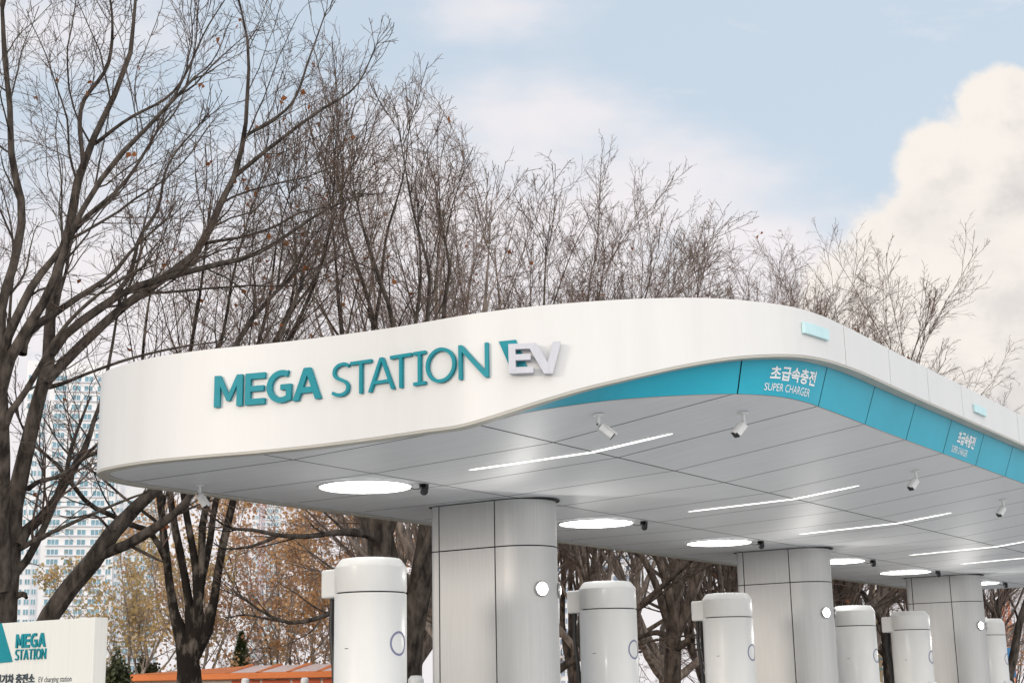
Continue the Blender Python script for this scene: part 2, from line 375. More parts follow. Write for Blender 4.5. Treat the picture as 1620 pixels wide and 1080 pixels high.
def column(cx, cy):
    P, per = resample_closed(col_plan(), 480); C = np.array([cx, cy])
    # joints: nearest perimeter stations to these plan points
    want = [(-0.57, -0.40), (0.21, -0.40), (0.21, 0.40), (-0.57, 0.40)]
    idx = sorted(int(np.argmin(np.linalg.norm(P[:-1] - w, axis=1))) for w in want)
    core = None
    mbs = MB(); Q = col_plan(-0.02); mbs.prism([(x + cx, y + cy) for x, y in Q], 0, 3.796)
    core = obj('column', mbs, M_DARK, canopy, world=True)
    def clad(i0, i1, z0, z1):
        ids = [(i0 + 1 + k) % 480 for k in range((i1 - i0) % 480 - 1)]
        def inter(i, j, f): return P[i] * (1 - f) + P[j] * f
        pts = [P[i] for i in ids]; m = MB(); vs = []
        for p in pts: vs += [(p[0] + cx, p[1] + cy, z0), (p[0] + cx, p[1] + cy, z1)]
        m.add(vs, [(2 * i, 2 * i + 2, 2 * i + 3, 2 * i + 1) for i in range(len(pts) - 1)])
        o = obj('column_panel', m, M_COLUMN, core, world=True, smooth=True)
        md = o.modifiers.new('solid', 'SOLIDIFY'); md.thickness = 0.012; md.offset = -1; esplit(o)
    for k in range(4):
        i0, i1 = idx[k], idx[(k + 1) % 4]
        clad(i0, i1, 3.282, 3.788); clad(i0, i1, 0.15, 3.268)
    col = MB(); Q = [(x * 1.10 + cx, y * .9 + cy) for x, y in col_plan(0.0)]; col.prism(Q, 3.789, 3.797); obj('top_collar', col, M_DARK, core, world=True)
CY = [13.80, 21.78, 29.55]
for y in CY: column(-9.57, y)

# ------------------------------------------------------------------ ground
mb = MB(); mb.add([(-900, -300, 0), (600, -300, 0), (600, 1200, 0), (-900, 1200, 0)], [(0, 1, 2, 3)])
g = obj('ground', mb, mat('concrete_ground', (0.54, 0.535, 0.525), 0.85, var=0.18, scale=(0.6, 0.6, 0.6), bump=0.1)); g['kind'] = 'structure'
mb = MB(); mb.add([(-900, 10.5, .004), (-12.4, 10.5, .004), (-12.4, 1100, .004), (-900, 1100, .004)], [(0, 1, 2, 3)])
g = obj('soil_bed', mb, mat('leafy_soil', (0.10, 0.072, 0.05), 0.95, var=0.35, scale=(1.5, 1.5, 1.5), col2=(.20, .13, .075), bump=0.4)); g['kind'] = 'structure'
mb = MB(); mb.add([(-900, -300, .004), (-9.5, -300, .004), (-9.5, 7.6, .004), (-900, 7.6, .004)], [(0, 1, 2, 3)])
g = obj('road', mb, mat('road_asphalt', (0.055, 0.055, 0.057), 0.85, var=0.2, scale=(6, 6, 6), bump=0.2)); g['kind'] = 'structure'
mb = MB(); mb.box(-11.0, -8.2, 8.8, 34.0, 0.0, 0.15)
g = obj('pavement', mb, mat('kerb_concrete', (0.42, 0.41, 0.40), 0.8, var=0.1), bevel=0.015); g['kind'] = 'structure'

# ------------------------------------------------------------------ lettering on the end of the fascia
def poly_curve(polys, extr, name):
    c = bpy.data.curves.new(name, 'CURVE'); c.dimensions = '2D'; c.fill_mode = 'BOTH'; c.extrude = extr
    for P in polys:
        s = c.splines.new('POLY'); s.points.add(len(P) - 1); s.use_cyclic_u = True
        for p, q in zip(s.points, P): p.co = (q[0], q[1], 0, 1)
    return curve_mesh(c, name)
def curve_mesh(c, name):
    o = bpy.data.objects.new(name, c); COL.objects.link(o); dg = bpy.context.evaluated_depsgraph_get(); dg.update()
    me = bpy.data.meshes.new_from_object(o.evaluated_get(dg)); bpy.data.objects.remove(o); me.name = name; return me
def stroke(P, w):
    P = [Vector(p) for p in P]; l = []; r = []
    for i, p in enumerate(P):
        t = (P[min(i + 1, len(P) - 1)] - P[max(i - 1, 0)]).normalized(); n = Vector((-t.y, t.x)); l.append(p + n * w / 2); r.append(p - n * w / 2)
    return [tuple(q) for q in l + r[::-1]]
def ell(cx, cy, rx, ry, n=48, a0=0, a1=360, close=True):
    k = n if close else n + 1
    return [(cx + rx * math.cos(R_(a0 + (a1 - a0) * i / n)), cy + ry * math.sin(R_(a0 + (a1 - a0) * i / n))) for i in range(k)]
def letter_polys(ch, w, st):
    """outline polygons of a letter of height 1 and width w, stroke st"""
    h = 1.0
    if ch == 'M':
        d = st * 1.05
        return [[(0, 0), (st, 0), (st, .66), (w / 2 - st * .28, .18), (w / 2 + st * .28, .18), (w - st, .66), (w - st, 0), (w, 0), (w, 1), (w - st * 1.02, 1), (w / 2, .40), (st * 1.02, 1), (0, 1)]]
    if ch == 'E':
        return [[(0, 0), (w, 0), (w, st), (st, st), (st, .5 - st * .42), (w * .94, .5 - st * .42), (w * .94, .5 + st * .5), (st, .5 + st * .5), (st, 1 - st), (w, 1 - st), (w, 1), (0, 1)]]
    if ch == 'G':
        outer = ell(.54 * w / .9, .5, .54 * w / .9, .515, 40, 62, 296, False); rr = .54 * w / .9 - st
        inner = ell(.54 * w / .9, .5, rr, .515 - st * .95, 40, 296, 60, False)
        # right-hand bar of the letter
        return [outer + [(w, .06), (w, .56), (w * .56, .56), (w * .56, .56 - st * .9), (w - st, .56 - st * .9), (w - st, .15)] + inner + [(w * .84, 1 - st)] + [(w * .86, 1.0)]]
    if ch == 'A':
        a = st * 1.06; t = .5 * w; k = st * .62
        bar0, bar1 = .22, .22 + st * .9
        def xl(y, off): return off + (t - k) * y          # left outer edge x at height y
        def xr(y, off): return w - xl(y, off)
        apex = min(.98, (w / 2 - a) / (t - k))
        o = [(0, 0), (a, 0), (xl(bar0, a), bar0), (xr(bar0, a), bar0), (w - a, 0), (w, 0), (xr(1, 0), 1), (xl(1, 0), 1)]
        return [o, [(xl(bar1, a), bar1), (xr(bar1, a), bar1), (w / 2, apex)]]
    if ch == 'T':
        return [[(w / 2 - st / 2, 0), (w / 2 + st / 2, 0), (w / 2 + st / 2, 1 - st * .95), (w, 1 - st * .95), (w, 1), (0, 1), (0, 1 - st * .95), (w / 2 - st / 2, 1 - st * .95)]]
    if ch == 'I':
        a = w / 2 - st / 2; b = w / 2 + st / 2; q = st * .9
        return [[(0, 0), (w, 0), (w, q), (b, q), (b, 1 - q), (w, 1 - q), (w, 1), (0, 1), (0, 1 - q), (a, 1 - q), (a, q), (0, q)]]
    if ch == 'O':
        return [ell(w / 2, .5, w / 2, .515), ell(w / 2, .5, w / 2 - st, .515 - st)]
    if ch == 'N':
        return [[(0, 0), (st, 0), (st, .80), (w - st * 1.02, 0), (w, 0), (w, 1), (w - st, 1), (w - st, .20), (st * 1.02, 1), (0, 1)]]
    if ch == 'S':
        P = [(w * .95, .89), (w * .78, .955), (w * .55, .965), (w * .30, .92), (w * .13, .80), (w * .12, .68), (w * .26, .57), (w * .52, .49), (w * .78, .40), (w * .90, .28), (w * .86, .14), (w * .68, .055), (w * .44, .035), (w * .20, .06), (w * .02, .12)]
        P = [tuple(q) for q in smooth_curve(P, 5)]
        return [stroke(P, st)]
def map_face(me, s0, z0, sc, d0, parent):
    w = wloc(parent)
    for v in me.vertices:
        x, y, z = v.co; s = s0 + x * sc; p = face_pt(s, z0(s) + y * sc, d0 + z); v.co = (p[0] - w.x, p[1] - w.y, p[2] - w.z)
sgn = thing('lettering_sign', 'teal raised letters MEGA STATION on the white end fascia of the canopy', 'lettering', (-8.0, 9.3, 4.2))
zb = lambda s: 4.214 - (s - 26.9) * 0.0195
H = 0.285
def s_of(px): return 26.90 + (px - 342) / 152.6
for ch, x0, x1, st in [('M', 341.7, 385, .205), ('E', 389.3, 420.2, .19), ('G', 423, 462, .19), ('A', 464.6, 510, .20), ('S', 528, 556.8, .098), ('T', 558, 592.5, .105),
                       ('A', 587.6, 630.8, .105), ('T', 624, 659, .105), ('I', 662.3, 681.3, .105), ('O', 682, 727.2, .10), ('N', 731.8, 772, .105)]:
    a, b = s_of(x0), s_of(x1); me = poly_curve(letter_polys(ch, (b - a) / H, st), 0.014, 'letter')
    map_face(me, a, zb, H, 0.020, sgn); link('letter', me, M_TEALL, sgn, bevel=0.0025)
ev = thing('lettering_sign', 'silver joined letters EV over a teal wedge, right of the teal lettering on the fascia', 'lettering', (-6.3, 9.5, 4.16))
EVP = [(0, .302), (0, 0), (.235, 0), (.235, .062), (.066, .062), (.066, .132), (.212, .132), (.212, .192), (.066, .192), (.066, .245), (.203, .245), (.335, -.012), (.42, -.012), (.508, .312), (.428, .312), (.372, .10), (.268, .302)]
z1 = lambda s: 4.163 - (s - 29.9) * 0.01
me = poly_curve([EVP], 0.03, 'letter'); map_face(me, 29.895, z1, 0.80, 0.045, ev)
for v in me.vertices: pass
link('letter', me, M_EV, ev, bevel=0.003)
me = poly_curve([[(-.118, .355), (.06, .362), (.178, .052), (.025, .0)]], 0.004, 'wedge'); map_face(me, 29.895, z1, 0.80, 0.006, ev); link('wedge', me, M_TEALL, ev)

# printed words on the teal band
def text_mesh(txt, size, name, offset=0.0, spacing=1.0, bold=0.0):
    c = bpy.data.curves.new(name, 'FONT'); c.body = txt; c.size = size; c.align_x = 'LEFT'; c.space_character = spacing; c.offset = offset; c.resolution_u = 3
    return curve_mesh(c, name)
def fit(me, w, h):
    xs = [v.co.x for v in me.vertices]; ys = [v.co.y for v in me.vertices]; x0, x1, y0, y1 = min(xs), max(xs), min(ys), max(ys)
    for v in me.vertices: v.co.x = (v.co.x - x0) / (x1 - x0) * w; v.co.y = (v.co.y - y0) / (y1 - y0) * h
    return me
bands = [o for o in canopy.children if o.name.startswith('teal_band_panel')]
def band_text(panel, s0, s1, s2, s3):
    for txt, a, b, t0, t1, off in (('초급속충전', s0, s1, .40, .76, .028), ('SUPER CHARGER', s2, s3, .13, .32, .0)):
        me = fit(text_mesh(txt, 1.0, 'lettering', off), b - a, 1.0); w = wloc(panel)
        for v in me.vertices:
            s = a + v.co.x; p = teal_pt(s, t0 + (t1 - t0) * v.co.y, 0.004); v.co = (p[0] - w.x, p[1] - w.y, p[2] - w.z - 0.0015)
        link('lettering', me, M_TEXTW, panel)
band_text(bands[1], 32.29, 33.03, 32.24, 32.97)
band_text(bands[5], 36.98, 37.58, 36.88, 37.42)

# ------------------------------------------------------------------ small fittings
def cyan_box(s0, s1, za, zb_, label):
    mb = MB(); n = 6; vs = []
    for i in range(n + 1):
        s = s0 + (s1 - s0) * i / n; vs += [face_pt(s, za, 0.002), face_pt(s, zb_, 0.002), face_pt(s, zb_, 0.032), face_pt(s, za, 0.032)]
    fs = [(0, 1, 2, 3), tuple(4 * n + k for k in (3, 2, 1, 0))]
    for i in range(n):
        for k in range(4): fs.append((4 * i + k, 4 * i + 4 + k, 4 * i + 4 + (k + 1) % 4, 4 * i + (k + 1) % 4))
    mb.add(vs, fs); o = tag(obj('marker_light', mb, M_CYAN, bevel=0.004), label, 'light', 'pale cyan markers on the fascia')
cyan_box(32.56, 32.97, 4.635, 4.735, 'pale cyan rectangular marker light on the rounded corner of the white fascia')
cyan_box(37.06, 37.46, 4.60, 4.69, 'pale cyan rectangular marker light on the straight side of the fascia, farther along')
s = 46.5
cyan_box(41.6, 42.0, 4.60, 4.69, 'pale cyan marker light on the fascia beyond the right edge of the photo')

# round ceiling lights
def disc_light(x, y, label):
    z = z_sof(x); t = thing('ceiling_light', label, 'ceiling light', (x, y, z), 0, 'round ceiling lights')
    mb = MB(); mb.lathe([(0.0, -0.012), (0.46, -0.012), (0.47, -0.008)], n=64, cap0=False, cap1=False); obj('diffuser', mb, M_LAMPW, t)
    mb = MB(); mb.lathe([(0.47, -0.004), (0.472, -0.02), (0.492, -0.02), (0.50, -0.002)], n=64, cap0=False, cap1=False); obj('frame', mb, M_CAMW, t, smooth=True)
    return t
def sensor(x, y, label):
    z = z_sof(x); t = thing('motion_sensor', label, 'sensor', (x, y, z), 0, 'black sensors beside the round lights')
    mb = MB(); mb.box(-.035, .035, -.035, .035, -.012, -.001); mb.box(-.045, -.03, -.02, .02, -.06, -.012); mb.box(.03, .045, -.02, .02, -.06, -.012); obj('bracket', mb, M_BLACK, t)
    mb = MB(); mb.lathe([(.012, -.05), (.04, -.045), (.045, 0), (.04, .04), (.02, .048)], n=16, axis=(.5, -.6, -.5)); mb.frame(Matrix.Translation((0, 0, -.065))); obj('head', mb, M_BLACK, t, smooth=True)
    mb = MB(); mb.tube([(0, 0, -.02), (-.05, -.02, -.05), (-.11, -.03, -.05), (-.15, -.05, -.022)], .006, 6); obj('cable', mb, M_BLACK, t)
DL = [('nearest round ceiling light, above the first charger', 11.57), ('round ceiling light just right of the first column', 16.17), ('round ceiling light left of the second column', 19.68),
      ('round ceiling light just right of the second column', 24.2), ('round ceiling light left of the third column', 27.6), ('farthest round ceiling light, beyond the third column', 32.0)]
for lb, y in DL:
    disc_light(-9.70, y, lb); sensor(-9.17, y + 0.30, 'small black sensor beside the ' + lb.split(',')[0])

def line_light(x0, x1, y0, y1, label):
    n = 22; hw = 0.027; t = thing('linear_light', label, 'ceiling light', ((x0 + x1) / 2, (y0 + y1) / 2, z_sof((x0 + x1) / 2)), 0, 'slim linear ceiling lights')
    def ribbon(hw, dz, name, m, a=0.0, b=1.0, round_=True):
        mb = MB(); vs = []; k = 0
        us = np.linspace(a, b, n); uk = (-7.0 - x0) / (x1 - x0)
        if a < uk < b: us = np.sort(np.r_[us[:-1], uk]); us[-1] = b
        for i, u in enumerate(us):
            x = x0 + (x1 - x0) * u; y = y0 + (y1 - y0) * u; e = min(i, n - 1 - i); w = hw * (0.25 if e == 0 and round_ else 1.0)
            vs += [(x, y - w, z_sof(x) + dz), (x, y + w, z_sof(x) + dz)]
        mb.add(vs, [(2 * i, 2 * i + 1, 2 * i + 3, 2 * i + 2) for i in range(n - 1)]); return obj(name, mb, m, t, world=True)
    ribbon(hw + .008, -.004, 'frame', M_CAMW); ribbon(hw, -.008, 'diffuser', M_LINEW)
    return ribbon
rb = line_light(-8.34, -6.19, 11.52, 11.72, 'nearest slim white linear ceiling light with dark slots, below the wave of the teal band')
for a, b in ((.22, .26), (.28, .34), (.37, .48), (.52, .58), (.60, .63), (.645, .73), (.75, .82), (.85, .95)):
    rb(.006, -.0095, 'slot', M_DARK, a, b, False)
line_light(-8.35, -6.2, 16.12, 16.31, 'slim linear ceiling light between the first and second columns, second from the front')
line_light(-8.42, -6.25, 19.66, 19.80, 'slim linear ceiling light before the second column, third from the front')
line_light(-8.45, -6.25, 24.28, 24.45, 'slim linear ceiling light past the second column, fourth from the front')
line_light(-8.40, -6.25, 26.85, 27.0, 'slim linear ceiling light before the third column, fifth from the front')
line_light(-8.40, -6.25, 31.9, 32.05, 'farthest slim linear ceiling light at the right edge')

def sec_cam(x, y, aim, label):
    z = z_sof(x); t = thing('security_camera', label, 'camera', (x, y, z), 0, 'white cameras under the canopy'); t.scale = (.78, .78, .78)
    a = Vector(aim).normalized(); j = Vector((0, 0, -.115))
    mb = MB(); mb.lathe([(.035, 0), (.062, -.002), (.062, -.018), (.05, -.024), (.03, -.026)][::-1], n=28); obj('base', mb, M_CAMW, t, smooth=True)
    mb = MB(); mb.tube([(0, 0, -.02), (0, 0, -.07)], [.024, .018], 14); mb.tube([(0, 0, -.062), j], [.022, .024], 14); mb.tube([j - Vector((0, .026, 0)), j + Vector((0, .026, 0))], .024, 14); obj('arm', mb, M_CAMW, t, smooth=True)
    
    for sg_ in (-1, 1):
        mb = MB(); mb.tube([j + Vector((0, .028 * sg_, 0)), j + Vector((0, .031 * sg_, 0))], .010, 10); obj('screw', mb, M_BLACK, t)
    u = a.cross(Vector((0, 0, 1))).normalized(); v = u.cross(a)
    F = Matrix((( u.x, v.x, a.x, 0), (u.y, v.y, a.y, 0), (u.z, v.z, a.z, 0), (0, 0, 0, 1))); F = Matrix.Translation(j + a * .035 - v * .01) @ F
    P = []
    for (cx, cy, r, a0, a1) in ((0, 0, .052, 25, 155), (-.036, -.03, .016, 180, 270), (.036, -.03, .016, 270, 360)):
        for k in range(9): q = R_(a0 + (a1 - a0) * k / 8); P.append((cx + r * math.cos(q), cy + r * math.sin(q)))
    mb = MB(); mb.prism(P, -.01, .155).frame(F); obj('body', mb, M_CAMW, t, bevel=0.004)
    mb = MB(); mb.prism([(p[0] * .93, p[1] * .93) for p in P], .1555, .165); mb.lathe([(.026, .165), (.026, .168), (.018, .1685)], n=20, cap0=False); mb.frame(F); obj('lens_face', mb, M_BLACK, t)
    H = [(p[0] * 1.09, p[1] * 1.09) for p in P[:9]]; mb = MB(); n = len(H)
    mb.add([(x, y, z) for z in (.03, .185) for x, y in H], [(i, i + 1, n + i + 1, n + i) for i in range(n - 1)]); mb.frame(F); o = obj('hood', mb, M_CAMW, t, smooth=True)
    md = o.modifiers.new('solid', 'SOLIDIFY'); md.thickness = .003; esplit(o)
sec_cam(-10.90, 10.40, (.35, .22, -.62), 'white bullet camera hanging at the far left end of the soffit')
sec_cam(-6.22, 10.46, (.62, .52, -.62), 'white bullet camera above the nearest linear light, lens pointing right')
sec_cam(-5.44, 11.64, (-.30, -.62, -.72), 'white bullet camera under the corner lettering, lens pointing down left')
sec_cam(-5.48, 16.19, (-.30, -.62, -.72), 'white bullet camera under the teal side band, between two camera neighbours')
sec_cam(-5.50, 19.62, (-.30, -.62, -.72), 'farthest white bullet camera, near the right edge of the soffit')

# wall lamps on the columns
def wall_lamp(x, y, a, label, power, on=True):
    d = Vector((math.cos(R_(a)), math.sin(R_(a)), 0)); t = thing('wall_lamp', label, 'wall lamp', (x, y, 2.80), 0, 'round lamps on the columns')
    mb = MB(); mb.lathe([(.088, 0.0), (.088, .016), (.083, .024), (.070, .026)], n=32, axis=d, cap1=False); obj('housing', mb, M_STEEL, t, smooth=True)
    mb = MB(); mb.lathe([(.070, .022), (.03, .030), (0.001, .032)], n=32, axis=d, cap0=False, cap1=False); obj('lens', mb, M_SPOTW, t)
    l = bpy.data.lights.new('wall_lamp_light', 'SPOT'); l.energy = power; l.spot_size = R_(172); l.spot_blend = 0.12; l.shadow_soft_size = 0.05; l.color = (1, .96, .90)
    lo = bpy.data.objects.new('wall_lamp_light', l); COL.objects.link(lo); lo.parent = t; lo.location = d * 0.10; lo.rotation_euler = d.to_track_quat('-Z', 'Y').to_euler()
ORD = ['first', 'second', 'third']
for k, cy in enumerate(CY):
    wall_lamp(-9.27 + .40 * math.cos(R_(-25)), cy + .40 * math.sin(R_(-25)), -25, 'bright round lamp on the rounded front of the %s column' % ORD[k], 11)
    wall_lamp(-9.27 + .40 * math.cos(R_(32)), cy + .40 * math.sin(R_(32)), 32, 'round lamp seen edge on behind the right side of the %s column' % ORD[k], 8)

# ------------------------------------------------------------------ chargers
def make_charger(x, y, label):
    t = thing('ev_charger', label, 'charger', (x, y, 0.15), 0, 'white cylindrical chargers in a row'); r = .36
    mb = MB(); mb.lathe([(r + .02, 0.0), (r + .02, .08), (r, .09), (r, 2.515), (r - .006, 2.525), (r - .02, 2.526)], n=96); obj('body', mb, M_CHG, t, smooth=True)
    mb = MB(); mb.lathe([(r - .03, 2.524), (r - .03, 2.54)], n=64); obj('seam', mb, M_DARK, t)
    mb = MB(); mb.lathe([(r - .02, 2.538), (r - .006, 2.539), (r, 2.548), (r, 2.785), (r - .052, 2.858), (r - .068, 2.872), (r - .085, 2.872), (r - .095, 2.862), (.001, 2.862)], n=96, cap0=False); obj('cap', mb, M_CHG, t, smooth=True)
    mb = MB(); n = 10; P = [(-r + .16, -.25), (-r + .16, .25)] + [(-r - .09 - .05 * math.cos(R_(q)) * 1.0 + .0, .23 * math.sin(R_(q))) for q in np.linspace(70, -70, n)]
    mb.prism(P, 2.50, 2.78); o = obj('cable_box', mb, M_CHG, t, bevel=.02)
    for dy in (-.06, .07):
        mb = MB(); mb.tube([tuple(p) for p in smooth_curve([(-r - .09, dy, 2.51), (-r - .10, dy, 2.2), (-r - .055, dy * 1.1, 1.8), (-r - .05, dy * 1.2, 1.3), (-r - .12, dy * 1.6, .6), (-r - .05, dy * 2.2, 1.0)], 8)], .026, 10); obj('cable', mb, M_RUBBER, t, smooth=True)
    mb = MB(); vs = []; m = 56                                  # ring emblem, wrapped on the drum, facing +X
    for k in range(m):
        a = 2 * math.pi * k / m
        for rr in (.097, .119):
            s_ = rr * math.cos(a) / r; vs.append(((r + .0025) * math.cos(s_), (r + .0025) * math.sin(s_), 2.035 + rr * math.sin(a)))
    mb.add(vs, [(2 * k, 2 * k + 1, 2 * ((k + 1) % m) + 1, 2 * ((k + 1) % m)) for k in range(m)]); obj('ring_emblem', mb, M_RING, t)
    mb = MB(); mb.add([(r - .03, -.2, 1.52), (r - .03, .2, 1.52), (r + .035, .16, 1.52), (r + .035, -.16, 1.52), (r - .03, -.2, 1.60), (r - .03, .2, 1.60), (r + .03, .15, 1.555), (r + .03, -.15, 1.555)],
                      [(0, 3, 2, 1), (4, 5, 6, 7), (0, 1, 5, 4), (3, 7, 6, 2), (0, 4, 7, 3), (1, 2, 6, 5)]); obj('screen_hood', mb, M_CHG, t, bevel=.008)
    mb = MB(); mb.box(r - .04, r + .028, -.15, .15, 1.05, 1.518); obj('screen', mb, mat('screen_glass', (.02, .022, .025), .12, var=.1), t, bevel=.004)
    mb = MB(); mb.box(-.02, .02, -r - .004, -r + .01, 1.99, 1.996); obj('service_slot', mb, M_DARK, t)
    return t
c0 = make_charger(-9.5, 11.42, 'nearest white cylindrical charger, left of the first column, its whole drum in view')
for y, lb in ((16.05, 'white cylindrical charger just right of the first column, before the bare trees'), (19.42, 'white cylindrical charger overlapping the left edge of the second column'),
              (24.27, 'white cylindrical charger half hidden by the right side of the second column'), (27.05, 'white cylindrical charger in front of the third column'), (31.8, 'farthest white cylindrical charger, behind the third column')):
    c = dup(c0); c.location = (-9.5, y, .15); c['label'] = lb

# ------------------------------------------------------------------ monolith sign at the left
sg = thing('monolith_sign', 'cream white slab sign with teal emblem and words, at the lower left before the trunks', 'sign', (-12.9, 9.6, 0))
Y0 = 9.50
def onY(px, py, Y):
    v = RM @ np.array([(px - 810) / F_PX, (py - 540) / F_PX, 1.0]); k = Y / v[1]; return (v[0] * k, v[2] * k + CZ)
xr, zt = onY(150, 975.5, Y0); 
mb = MB(); mb.box(xr - 2.6, xr, Y0, Y0 + .165, 0, zt); obj('panel', mb, mat('sign_panel', (.76, .75, .70), .45, var=.025, scale=(30, 30, .8)), sg, world=True, bevel=.006)
def flat_text(txt, x0, x1, z0, z1, m, off, name='lettering', dep=0.008, y=None):
    me = fit(text_mesh(txt, 1.0, name, off), x1 - x0, z1 - z0); w = wloc(sg)
    o = None
    for v in me.vertices: v.co = (x0 + v.co.x - w.x, Y0 - dep - w.y, z0 + v.co.y - w.z)
    o = link(name, me, m, sg)
    md = o.modifiers.new('solid', 'SOLIDIFY'); md.thickness = dep - .001; md.offset = 1 if False else 0
    return o
def prow(word, widths, st, x0, x1, z0, z1):
    tot = sum(widths) + .10 * (len(widths) - 1); k = (x1 - x0) / tot; x = x0; h = z1 - z0; w0 = wloc(sg)
    for ch, wd in zip(word, widths):
        me = poly_curve(letter_polys(ch, wd * k / h, st), .007, 'letter')
        for v in me.vertices: v.co = (x + v.co.x * h - w0.x, Y0 - .008 + v.co.z - w0.y, z0 + v.co.y * h - w0.z)
        o = link('letter', me, M_TEALL, sg); x += (wd + .10) * k
a = onY(26, 1024, Y0); b = onY(74, 1003, Y0); prow('MEGA', [.95, .7, .85, .95], .2, a[0], b[0], a[1] - .003, a[1] + .132)
a = onY(25, 1043, Y0); b = onY(74, 1029, Y0); prow('STATION', [.62, .7, .85, .7, .38, .85, .8], .12, a[0], b[0], a[1] - .003, a[1] + .098)
w0 = wloc(sg); e = [onY(-60, 995, Y0), onY(3, 985, Y0), onY(20.5, 1046, Y0), onY(-10, 1049, Y0)]
mb = MB(); mb.add([(p[0], Y0 - d, p[1]) for d in (.001, .008) for p in e], [(0, 1, 2, 3), (7, 6, 5, 4), (0, 4, 5, 1), (1, 5, 6, 2), (2, 6, 7, 3), (3, 7, 4, 0)]); obj('emblem', mb, M_TEALL, sg, world=True)
a = onY(-7, 1080, Y0); b = onY(55.5, 1069, Y0); flat_text('전기차 충전소', a[0], b[0], a[1] - .012, a[1] + .085, M_TEXTD, .02)
a = onY(61, 1079.5, Y0); b = onY(113.5, 1071, Y0); flat_text('EV charging station', a[0], b[0], a[1] - .012, a[1] + .058, M_TEXTD, 0, dep=.002)

# ------------------------------------------------------------------ trees
def fast_mesh(name, V, Q):
    me = bpy.data.meshes.new(name); V = np.ascontiguousarray(V, np.float32); Q = np.ascontiguousarray(Q, np.int32); k = Q.shape[1]
    me.vertices.add(len(V)); me.vertices.foreach_set('co', V.ravel())
    me.loops.add(Q.size); me.loops.foreach_set('vertex_index', Q.ravel())
    me.polygons.add(len(Q)); me.polygons.foreach_set('loop_start', np.arange(0, Q.size, k, dtype=np.int32)); me.polygons.foreach_set('loop_total', np.full(len(Q), k, np.int32))
    me.update(calc_edges=True); return me
def unit(v): return v / np.maximum(np.linalg.norm(v, axis=-1, keepdims=True), 1e-9)
def tubes(C, R, S, rough=0.0, rng=None):
    """tubes along the chains C (n, p, 3) with radii R (n, p): vertices, quads"""
    n, p, _ = C.shape; T = unit(np.gradient(C, axis=1))
    ref = np.where(np.abs(T[:, :1, 2:3]) > 0.8, np.array([1.0, 0.2, 0]), np.array([0, 0.1, 1.0])); A = unit(np.cross(T, np.broadcast_to(ref, T.shape))); B = np.cross(T, A)
    ang = np.arange(S) * 2 * np.pi / S
    RR = R[:, :, None] * (1 + (rough * rng.standard_normal((n, p, S)) if rough else 0))
    V = C[:, :, None, :] + RR[..., None] * (A[:, :, None, :] * np.cos(ang)[None, None, :, None] + B[:, :, None, :] * np.sin(ang)[None, None, :, None])
    idx = np.arange(n * p * S).reshape(n, p, S); a = idx[:, :-1]; b = idx[:, 1:]
    Q = np.stack([a, np.roll(a, -1, 2), np.roll(b, -1, 2), b], -1).reshape(-1, 4)
    return V.reshape(-1, 3), Q
def join(parts):
    vs, qs, o = [], [], 0
    for V, Q in parts: vs.append(V); qs.append(Q + o); o += len(V)
    return np.concatenate(vs), np.concatenate(qs)
def resamp(P, n):
    P = np.asarray(P, float); Pc = smooth_curve(P, 8); d = np.r_[0, np.cumsum(np.linalg.norm(np.diff(Pc[:, :3], axis=0), axis=1))]; q = np.linspace(0, d[-1], n)
    return np.column_stack([np.interp(q, d, Pc[:, i]) for i in range(P.shape[1])])
def sprout(C, R, k, rng, t0=.25, t1=1.0, lenf=.5, ang=(28, 55), p=6, gnarl=.16, up=.06, rr=.6, tip=.25, rmin=.004, lmin=0.0, shrink=.6, lmax=9.0, sref=0.0, zmin=0.0):
    """k child chains from every chain of C"""
    n, P, _ = C.shape; seg = np.linalg.norm(np.diff(C, axis=1), axis=2).sum(1)
    t = t0 + (t1 - t0) * (np.arange(k)[None, :] + rng.random((n, k))) / k
    f = np.clip(t * (P - 1), 0, P - 1.001); i = f.astype(int); w = (f - i)[..., None]; r_ = np.arange(n)[:, None]
    B = C[r_, i] * (1 - w) + C[r_, i + 1] * w; T = unit(C[r_, i + 1] - C[r_, i]); Rb = R[r_, i] * (1 - w[..., 0]) + R[r_, i + 1] * w[..., 0]
    ref = unit(rng.standard_normal((n, k, 3))); perp = unit(ref - T * (ref * T).sum(-1, keepdims=True))
    a = np.radians(rng.uniform(ang[0], ang[1], (n, k, 1))); D = T * np.cos(a) + perp * np.sin(a)
    Ln = np.minimum(seg[:, None] * lenf * (1 - shrink * (t - t0) / max(1e-6, (t1 - t0))) * rng.uniform(.6, 1.25, (n, k)), lmax)
    out = np.zeros((n, k, p, 3)); out[:, :, 0] = B; step = (Ln / (p - 1))[..., None]
    for j in range(1, p):
        D = unit(D + gnarl * rng.standard_normal((n, k, 3)) + np.array([0, 0, up])); out[:, :, j] = out[:, :, j - 1] + D * step
    r0 = np.maximum(np.minimum(Rb * rr, Ln * .022), rmin)
    Rc = r0[..., None] * np.linspace(1, tip, p)[None, None, :]; Rc = np.maximum(Rc, rmin * .8)
    keep = (Ln > lmin) & (rng.random((n, k)) < (seg[:, None] / sref if sref else 2.0)) & ((B[..., 2] > zmin) | (rng.random((n, k)) < .38)); keep = keep.ravel()
    return out.reshape(n * k, p, 3)[keep], Rc.reshape(n * k, p)[keep]
